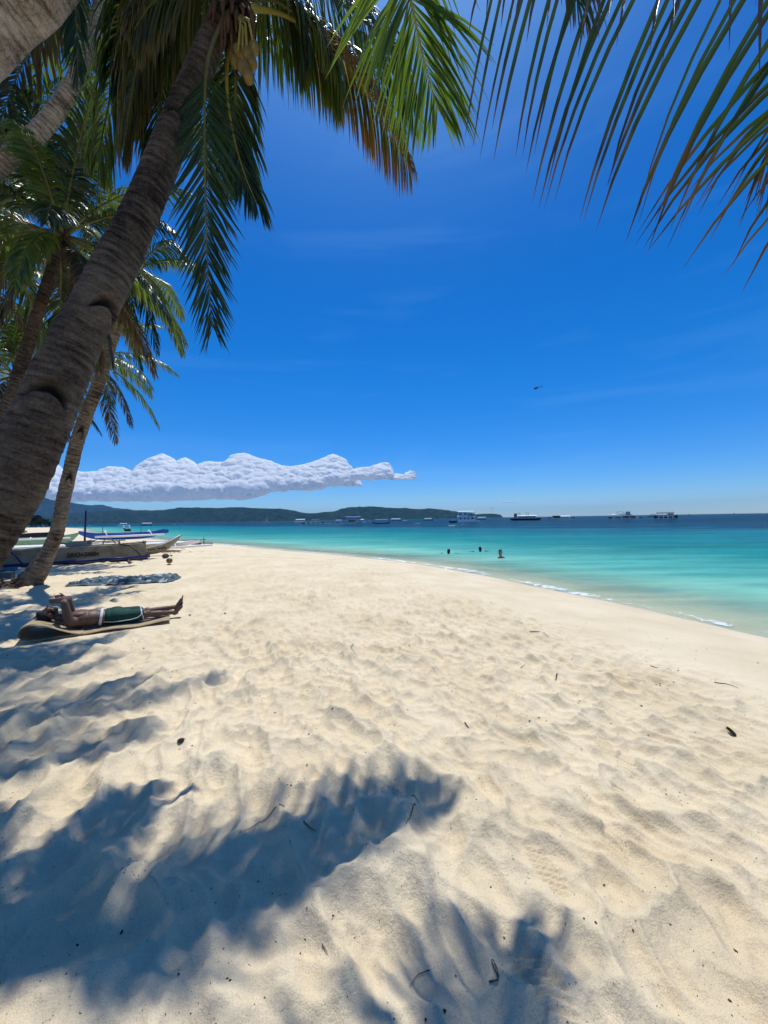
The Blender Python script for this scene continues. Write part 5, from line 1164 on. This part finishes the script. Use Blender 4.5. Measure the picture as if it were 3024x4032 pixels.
# the white two-deck boat
dk = sea_boat('tall white two-deck dive boat with square windows', 1800, 1888, 2058, 2049, 'hull_white', cabins=[(1806, 1868, 2034, 2050, 'hull_white'), (1804, 1842, 2016.5, 2033, 'hull_white')], roofs=[(1800, 1872, 2033.5, 1.6, 'hull_white'), (1804, 1868, 2014, 2, 'hull_white')], frames=[[(1846, 2033), (1846, 2015), (1856, 2015), (1856, 2033)], [(1860, 2033), (1860, 2015), (1868, 2015), (1868, 2033)]], masts=[(1871, 2015)], posts=4, beam=.2, sheer=.2)
sea_boat('dark bowed boat moored left of the dive boat', 1768, 1802, 2058, 2049, 'black', cabins=[(1777, 1790, 2046, 2050, 'hull_white')], masts=[(1771, 2045)])
sea_boat('white outrigger canoe in front of the dark bowed boat', 1764, 1793, 2071, 2066, 'hull_white', arms=2, masts=[(1773, 2059)])
sea_boat('far dark boat with white roof just right of the dive boat', 1878, 1914, 2041, 2038, 'black', roofs=[(1881, 1913, 2033.5, 2.5, 'hull_white')], dist=420)
sea_boat('black ferry with white roof band and a square wheelhouse at its left end', 2008, 2130, 2048.5, 2038, 'black', roofs=[(2036, 2112, 2031.5, 3, 'hull_white')], cabins=[(2024, 2036, 2021, 2038, 'grey'), (2040, 2108, 2033, 2038, 'glass')], frames=[[(2042, 2031), (2042, 2018), (2048, 2018), (2048, 2031)], [(2074, 2031), (2074, 2018), (2081, 2018), (2081, 2031)]], beam=.14, posts=6, sheer=.15)
sea_boat('low black boat with cream roof on the horizon', 2157, 2262, 2037, 2033, 'black', roofs=[(2208, 2245, 2029.5, 3.5, 'hull_white')], cabins=[(2175, 2205, 2026, 2034, 'black')], masts=[(2178, 2022), (2192, 2024)], arms=2, dist=400)
sea_boat('big outrigger with an arched steel frame amidships', 2396, 2500, 2042, 2035, 'black', roofs=[(2406, 2440, 2026, 2.5, 'hull_white'), (2440, 2490, 2027, 1.8, 'grey')], frames=[[(2424, 2030), (2434, 2014), (2448, 2012), (2466, 2026)], [(2430, 2020), (2458, 2022)]], cabins=[(2464, 2482, 2014, 2029, 'hull_white')], masts=[(2408, 2011), (2424, 2011)], arms=3, posts=3)
sea_boat('grey green boat overlapping the arched frame outrigger on its right', 2436, 2528, 2041.5, 2036, 'grey', arms=4, cabins=[(2452, 2500, 2030, 2037, 'green')])
sea_boat('dark outrigger with thatch-like roof and white arms at right', 2575, 2668, 2042, 2031, 'black', roofs=[(2584, 2655, 2019.5, 3, 'grey')], cabins=[(2630, 2652, 2022, 2034, 'hull_white')], frames=[[(2622, 2035), (2624, 2025), (2634, 2022), (2644, 2025), (2646, 2035)]], masts=[(2592, 2006), (2609, 2005), (2628, 2008), (2650, 2007)], arms=4, posts=5, sheer=1.0)
sea_boat('grey boat showing behind the left bow of the four-masted one', 2552, 2590, 2032, 2028, 'grey', roofs=[(2560, 2584, 2023, 1.5, 'grey')], dist=450)
sea_boat('small far boat right of the four-masted one', 2697, 2724, 2030, 2026.5, 'hull_white', cabins=[(2708, 2718, 2023.5, 2027, 'grey')], dist=500)
sea_boat('tiny pale boat on the horizon toward the right edge', 2880, 2902, 2027, 2024, 'hull_white', cabins=[(2886, 2895, 2021, 2024, 'hull_white')], dist=700)
sea_boat('speck of a boat on the horizon at the right edge', 3000, 3022, 2024, 2022, 'hull_white', dist=800)
sea_boat('white outrigger anchored left off the blue boat stern', 462, 510, 2066, 2060, 'hull_white', arms=3, roofs=[(472, 500, 2056.5, 1.5, 'hull_white')], masts=[(492, 2052)], dist=300)
sea_boat('white roofed boat anchored above the blue boat', 557, 600, 2064, 2060, 'navy', roofs=[(560, 598, 2056.5, 3, 'hull_white')], cabins=[(583, 597, 2057, 2062, 'hull_white')], dist=320)
sea_boat('small white boat right of the white roofed boat on the left', 679, 694, 2060, 2057, 'hull_white', cabins=[(683, 690, 2055.5, 2058, 'hull_white')], dist=380)
sea_boat('low white boat farther right on the left water', 709, 728, 2063, 2060.5, 'hull_white', dist=300)
sea_boat('white boat partly hidden by the slim palm trunk', 345, 364, 2066, 2062, 'hull_white', dist=320, cabins=[(350, 358, 2059.5, 2062, 'hull_white')])
sea_boat('tiny white boat at the foot of the hills left', 278, 290, 2066, 2063.5, 'hull_white', dist=450)
# sailing boat
d = 420.; p = P(1050, 2062, d); p[2] = SEAZ; k = d/FPX
sb = empty('sail_boat', tuple(p), math.atan2(1, 3), 'white sailing boat with tall narrow sails before the hills', 'boat')
hull('hull', M['hull_white'], sb, 30*k, 1.0, .8, .2, .5, .4)
b = MB(); b.tube([(0, 0, .5), (0, 0, 32*k)], [.12, .05], 6); b.build('mast', M['grey'], sb)
def sail(pts2, th=.04):
    b = MB(); b.prism(pts2, -th, th); return b
sail([(.2, 1.2), (5*k, 3*k), (4.2*k, 12*k), (2.5*k, 22*k), (.3, 31*k)]).build('mainsail', M['white_cloth'], sb)
sail([(-.2, 27*k), (-3.2*k, 14*k), (-3.6*k, 5*k), (-.4, 3*k)]).build('jib', M['white_cloth'], sb)
b = MB(); b.tube([(-12*k, 2.5, .3), (12*k, 2.5, .3)], .2, 6); b.tube([(0, 0, .7), (0, 2.5, .4)], .12, 5); b.build('outrigger', M['hull_white'], sb)
# wake and parasails
b = MB(); 
def kite(px, py, d, label, s=3.0):
    p = P(px, py, d); k_ = s; b = MB()
    n_ = 9
    rows = [[b.b.verts.new((math.sin(a)*k_, y_, math.cos(a)*k_*.8)) for a in np.linspace(-1.15, 1.15, n_)] for y_ in (-k_*.4, 0, k_*.4)]
    for A, B_ in zip(rows, rows[1:]):
        for i in range(n_-1): b.b.faces.new((A[i], A[i+1], B_[i+1], B_[i]))
    e = empty('parasail', tuple(p), 0, label, 'parasail'); o = b.build('canopy', M['bluegrey'], e, True); md = o.modifiers.new('t', 'SOLIDIFY'); md.thickness = .15
    b = MB()
    for a in (-1.0, -.5, .5, 1.0): b.tube([(math.sin(a)*k_, 0, math.cos(a)*k_*.8), (0, 0, -k_*1.6)], .05, 4)
    b.ball((0, 0, -k_*1.8), .5); b.build('harness', M['grey'], e)
kite(1938, 2003, 900, 'distant parasail hanging above the last headland', 3.4)
kite(1540, 2016, 900, 'distant pale parasail in front of the hills')

# ------------------------------------------------------------------ helicopter
he = empty('helicopter', tuple(P(2112, 1528, 480)), R(8), 'dark helicopter flying alone over the sea', 'helicopter')
he.rotation_euler = (R(3), R(-12), R(8))
body([('e', (-1.2, 0, 0), (2.3, 1.0, 1.05)), ('e', (.5, 0, .25), (1.6, .8, .8)), ('c', (1.2, 0, .45), (7.6, 0, .75), .55, .2)], 'fuselage', M['black'], he, .14, 2)
b = MB(); b.prism([(7.2, .6), (8.1, 2.0), (8.6, 2.0), (8.2, .6)], -.08, .08); b.box((7.4, 0, .8), (.7, 1.8, .08)); b.build('tail_fin', M['black'], he)
b = MB(); b.tube([(0, 0, .9), (0, 0, 2.0)], .18, 8); b.build('rotor_mast', M['engine'], he)
for a in (R(35), R(155), R(275)):
    b = MB(); b.box((2.7, 0, 2.0), (5.4, .26, .05)); o = b.build('rotor_blade', M['engine'], he); o.rotation_euler = (0, 0, a)
b = MB(); b.box((8.0, .2, 1.2), (.12, .04, 1.5)); b.box((8.0, .2, 1.2), (1.5, .04, .12)); b.build('tail_rotor', M['engine'], he)
for sgn in (-1, 1):
    b = MB(); b.tube([(-2.6, sgn*.9, -1.35), (1.4, sgn*.9, -1.35)], .08, 6); b.tube([(-1.6, sgn*.5, -.6), (-1.6, sgn*.9, -1.35)], .06, 5); b.tube([(.6, sgn*.5, -.5), (.6, sgn*.9, -1.35)], .06, 5); b.build('skid', M['engine'], he)
b = MB(); b.ball((-2.3, 0, .05), (1.25, .92, .85), 3); b.build('windscreen', M['glass'], he, True)

# ------------------------------------------------------------------ trees on the left headland
M['far_leaf'] = simple('far_tree_foliage', (.012, .03, .012), .9, .5, .4, 0, spec=.1)
def far_tree(px, ytop, d, seed, label, wpx):
    k = d/FPX; p = P(px, 2072, d); H = (2070-ytop)*k; r = np.random.default_rng(seed); Wd = wpx*k/2
    base = gz(p[0], p[1], False); base = max(base, -.4)
    e = empty('broadleaf_tree', (p[0], p[1], base), 0, label, 'tree', 'trees on the left headland')
    b = MB(); b.tube([(0, 0, 0), (.3, 0, H*.35), (-.2, 0, H*.7)], [.45, .35, .15], 7); b.build('trunk', M['wood'], e)
    nc = 16; cc = r.uniform(-1, 1, (nc, 3)); cc /= np.maximum(1, np.linalg.norm(cc, axis=1))[:, None]; cc = cc*[Wd*.75, Wd*.6, H*.33]+[0, 0, H*.6]
    V = []; n_ = 900
    ci = r.integers(0, nc, n_); dirs = r.normal(size=(n_, 3)); dirs /= np.linalg.norm(dirs, axis=1)[:, None]
    c_ = cc[ci] + dirs*(Wd*.36)*r.uniform(.6, 1.05, n_)[:, None]
    a = r.normal(size=(n_, 3)); a /= np.linalg.norm(a, axis=1)[:, None]; bb_ = np.cross(a, dirs); bb_ /= np.linalg.norm(bb_, axis=1)[:, None]+1e-6
    s_ = r.uniform(.35, .8, n_)[:, None]*H/16
    V = np.stack([c_-a*s_, c_-bb_*s_, c_+a*s_, c_+bb_*s_], 1).reshape(-1, 3); F = np.arange(n_*4).reshape(-1, 4)
    link('crown', npmesh('crown', V, F, smooth=False), M['far_leaf'], e)
labs = ['dark tree nearest the thick trunk on the headland', 'tallest round tree on the left headland', 'dark tree just right of the tallest headland tree', 'spreading tree low on the headland', 'dark tree left of the slim palm trunk', 'last small tree on the headland beside the slim trunk', 'low bushy tree at the front of the headland', 'half hidden tree at the back of the headland']
for i, (px, yt, dd, w) in enumerate([(96, 2022, 226, 34), (120, 2014, 228, 40), (143, 2020, 230, 36), (163, 2028, 228, 34), (182, 2034, 226, 32), (202, 2042, 224, 28), (132, 2040, 216, 40), (104, 2028, 236, 40)]):
    far_tree(px, yt, dd, 60+i, labs[i], w)

# ------------------------------------------------------------------ small things lying on the sand
def twig(pts, r0_, label, name='twig', cat='twig', mat='twig', n=14, lift=.006):
    W_ = [G(a, b_) for a, b_ in pts]; W_ = catmull([(q[0], q[1], 0) for q in W_], n); o = W_[0].copy()
    zs = ground(W_[:, 0].copy(), W_[:, 1].copy()); o[2] = zs[0]
    b = MB(); b.tube([(q[0]-o[0], q[1]-o[1], z_-o[2]+lift) for q, z_ in zip(W_, zs)], list(np.linspace(r0_, r0_*.4, n)), 6)
    return tag(b.build(name, M[mat], loc=tuple(o), smooth=True), label, cat)
twig([(1120, 3162), (1040, 3200), (985, 3240), (942, 3290)], .0022, 'long thin curved stalk lying alone in sunlit sand')
twig([(1195, 3243), (1220, 3256), (1246, 3272)], .0030, 'short dark twig left of the frond shadow')
twig([(1638, 3200), (1620, 3250), (1600, 3300)], .0028, 'straight dark twig inside the frond shadow')
twig([(1622, 3158), (1640, 3162), (1650, 3172)], .0026, 'tiny hooked twig above the straight one in the shadow')
twig([(1690, 3760), (1640, 3768), (1610, 3830)], .0018, 'thin bent stalk near the bottom in half shade')
twig([(1925, 3858), (1962, 3866), (1948, 3838), (1936, 3808), (1943, 3812), (1956, 3838), (1966, 3862)], .0026, 'dark reed bent into a narrow V near the bottom', 'bent_reed', 'reed')
twig([(2192, 2616), (2186, 2628)], .008, 'short thick dark stick upright on the middle sand')
twig([(1392, 2562), (1384, 2574), (1394, 2584), (1408, 2582)], .003, 'curled dry tendril on the sand left of centre')
twig([(1830, 2847), (1848, 2866)], .0045, 'small dark stick on the sunlit sand right of centre')
twig([(2050, 2585), (2066, 2572)], .004, 'thin forked twig below the swimmers')
twig([(2560, 2545), (2600, 2552), (2640, 2562)], .004, 'dark weed strand along the tide line at right', 'seaweed_strand', 'seaweed')
twig([(2810, 2598), (2860, 2606), (2905, 2618)], .0045, 'longest dark weed strand on the tide line at right', 'seaweed_strand', 'seaweed')
twig([(2085, 2445), (2130, 2452), (2160, 2460)], .004, 'weed strand on the smooth sand at the centre', 'seaweed_strand', 'seaweed')
twig([(1268, 3700), (1290, 3730)], .002, 'fine dark fibre in the middle of the lower shade')
p = G(712, 2913); b = MB(); b.ball((0, 0, .014), (.024, .016, .017), 3); b.tube([(.022, 0, .016), (.03, .002, .02)], .003, 5)
tag(b.build('seed_pod', M['darkseed'], loc=(p[0], p[1], gz(p[0], p[1])-.002), rot=(0, 0, .5), smooth=True), 'single dark brown nut on the sunlit sand at left', 'nut')
p = G(2872, 2812); b = MB()
rows = [[b.b.verts.new((x_, w_*s_, .008+.02*abs(s_)+.03*max(0, x_))) for s_ in (-1, -.5, 0, .5, 1)] for x_, w_ in [(-.035, .003), (-.02, .012), (0, .018), (.02, .014), (.038, .004)]]
for A, B_ in zip(rows, rows[1:]):
    for i in range(4): b.b.faces.new((A[i], A[i+1], B_[i+1], B_[i]))
tag(b.build('fallen_leaf', M['darkseed'], loc=(p[0], p[1], gz(p[0], p[1])), rot=(0, -.5, 1.9)), 'curled dark dead leaf on the sand near the right edge', 'leaf')
def cluster(pts, label):
    for i, (a, b_, s_) in enumerate(pts): pass
for (px, py, s_, lab) in [(2348, 3660, .011, 'dark crumbled husk piece in the lower right sand'), (1985, 3655, .008, 'small dark husk chip right of the shadow edge'), (2870, 3847, .009, 'brown shell chip near the lower right corner'), (1750, 3950, .010, 'dark husk chip at the bottom centre'), (2150, 2805, .012, 'small star shaped husk scrap on the right sand'), (478, 3668, .011, 'brown husk flake in the lower left shade'), (906, 3865, .008, 'dark husk crumb at lower left in half shade'), (2492, 3643, .008, 'dark chip in a short row of crumbs at lower right'), (990, 2992, .007, 'small dark husk crumb above the thin stalk')]:
    p = G(px, py); b = MB(); s_ *= .6; b.ball((0, 0, 0), (s_*1.1, s_*.7, s_*.5), 2)
    for v in b.b.verts: v.co *= 1+.35*random.uniform(-1, 1)
    tag(b.build('husk_chip', M['darkseed'], loc=(p[0], p[1], gz(p[0], p[1])+s_*.2), rot=(.2, .3, random.uniform(0, 6))), lab, 'husk')
# countless crumbs
r = np.random.default_rng(77); n_ = 2600
dd = 1.15+ (r.random(n_)**1.6)*9.0; px = r.uniform(-100, 3100, n_); cx = (px-1512)/FPX*dd; cy = dd
clu = r.random(n_) < .35; cx[clu] = np.round(cx[clu]*1.7)/1.7+r.normal(0, .05, clu.sum()); cy[clu] = np.round(cy[clu]*1.7)/1.7+r.normal(0, .05, clu.sum())
zz = ground(cx.copy(), cy.copy()); keep = shore_sd(cx, cy) < -2.2; cx, cy, zz = cx[keep], cy[keep], zz[keep]; n_ = len(cx)
s_ = r.lognormal(-6.05, .45, n_)*np.clip(cy/2, 1, 2.2); a = r.uniform(0, 6.28, n_); el = r.uniform(.35, 1, n_)
oct_ = np.array([(1, 0, 0), (0, 1, 0), (-1, 0, 0), (0, -1, 0), (0, 0, 1), (0, 0, -.6)]); of = np.array([(0, 1, 4), (1, 2, 4), (2, 3, 4), (3, 0, 4), (1, 0, 5), (2, 1, 5), (3, 2, 5), (0, 3, 5)])
q = oct_[None]*np.stack([s_*1.3, s_*el, s_*.5], 1)[:, None, :]; ca, sa = np.cos(a)[:, None], np.sin(a)[:, None]
V = np.stack([q[..., 0]*ca-q[..., 1]*sa+cx[:, None], q[..., 0]*sa+q[..., 1]*ca+cy[:, None], q[..., 2]+zz[:, None]+.001], 2).reshape(-1, 3)
F = (of[None]+np.arange(n_)[:, None, None]*6).reshape(-1, 3)
tag(link('sand_debris', npmesh('sand_debris', V, F, smooth=False), M['darkseed']), 'countless dark crumbs of husk and leaf scattered over the sand', 'debris', kind='stuff')
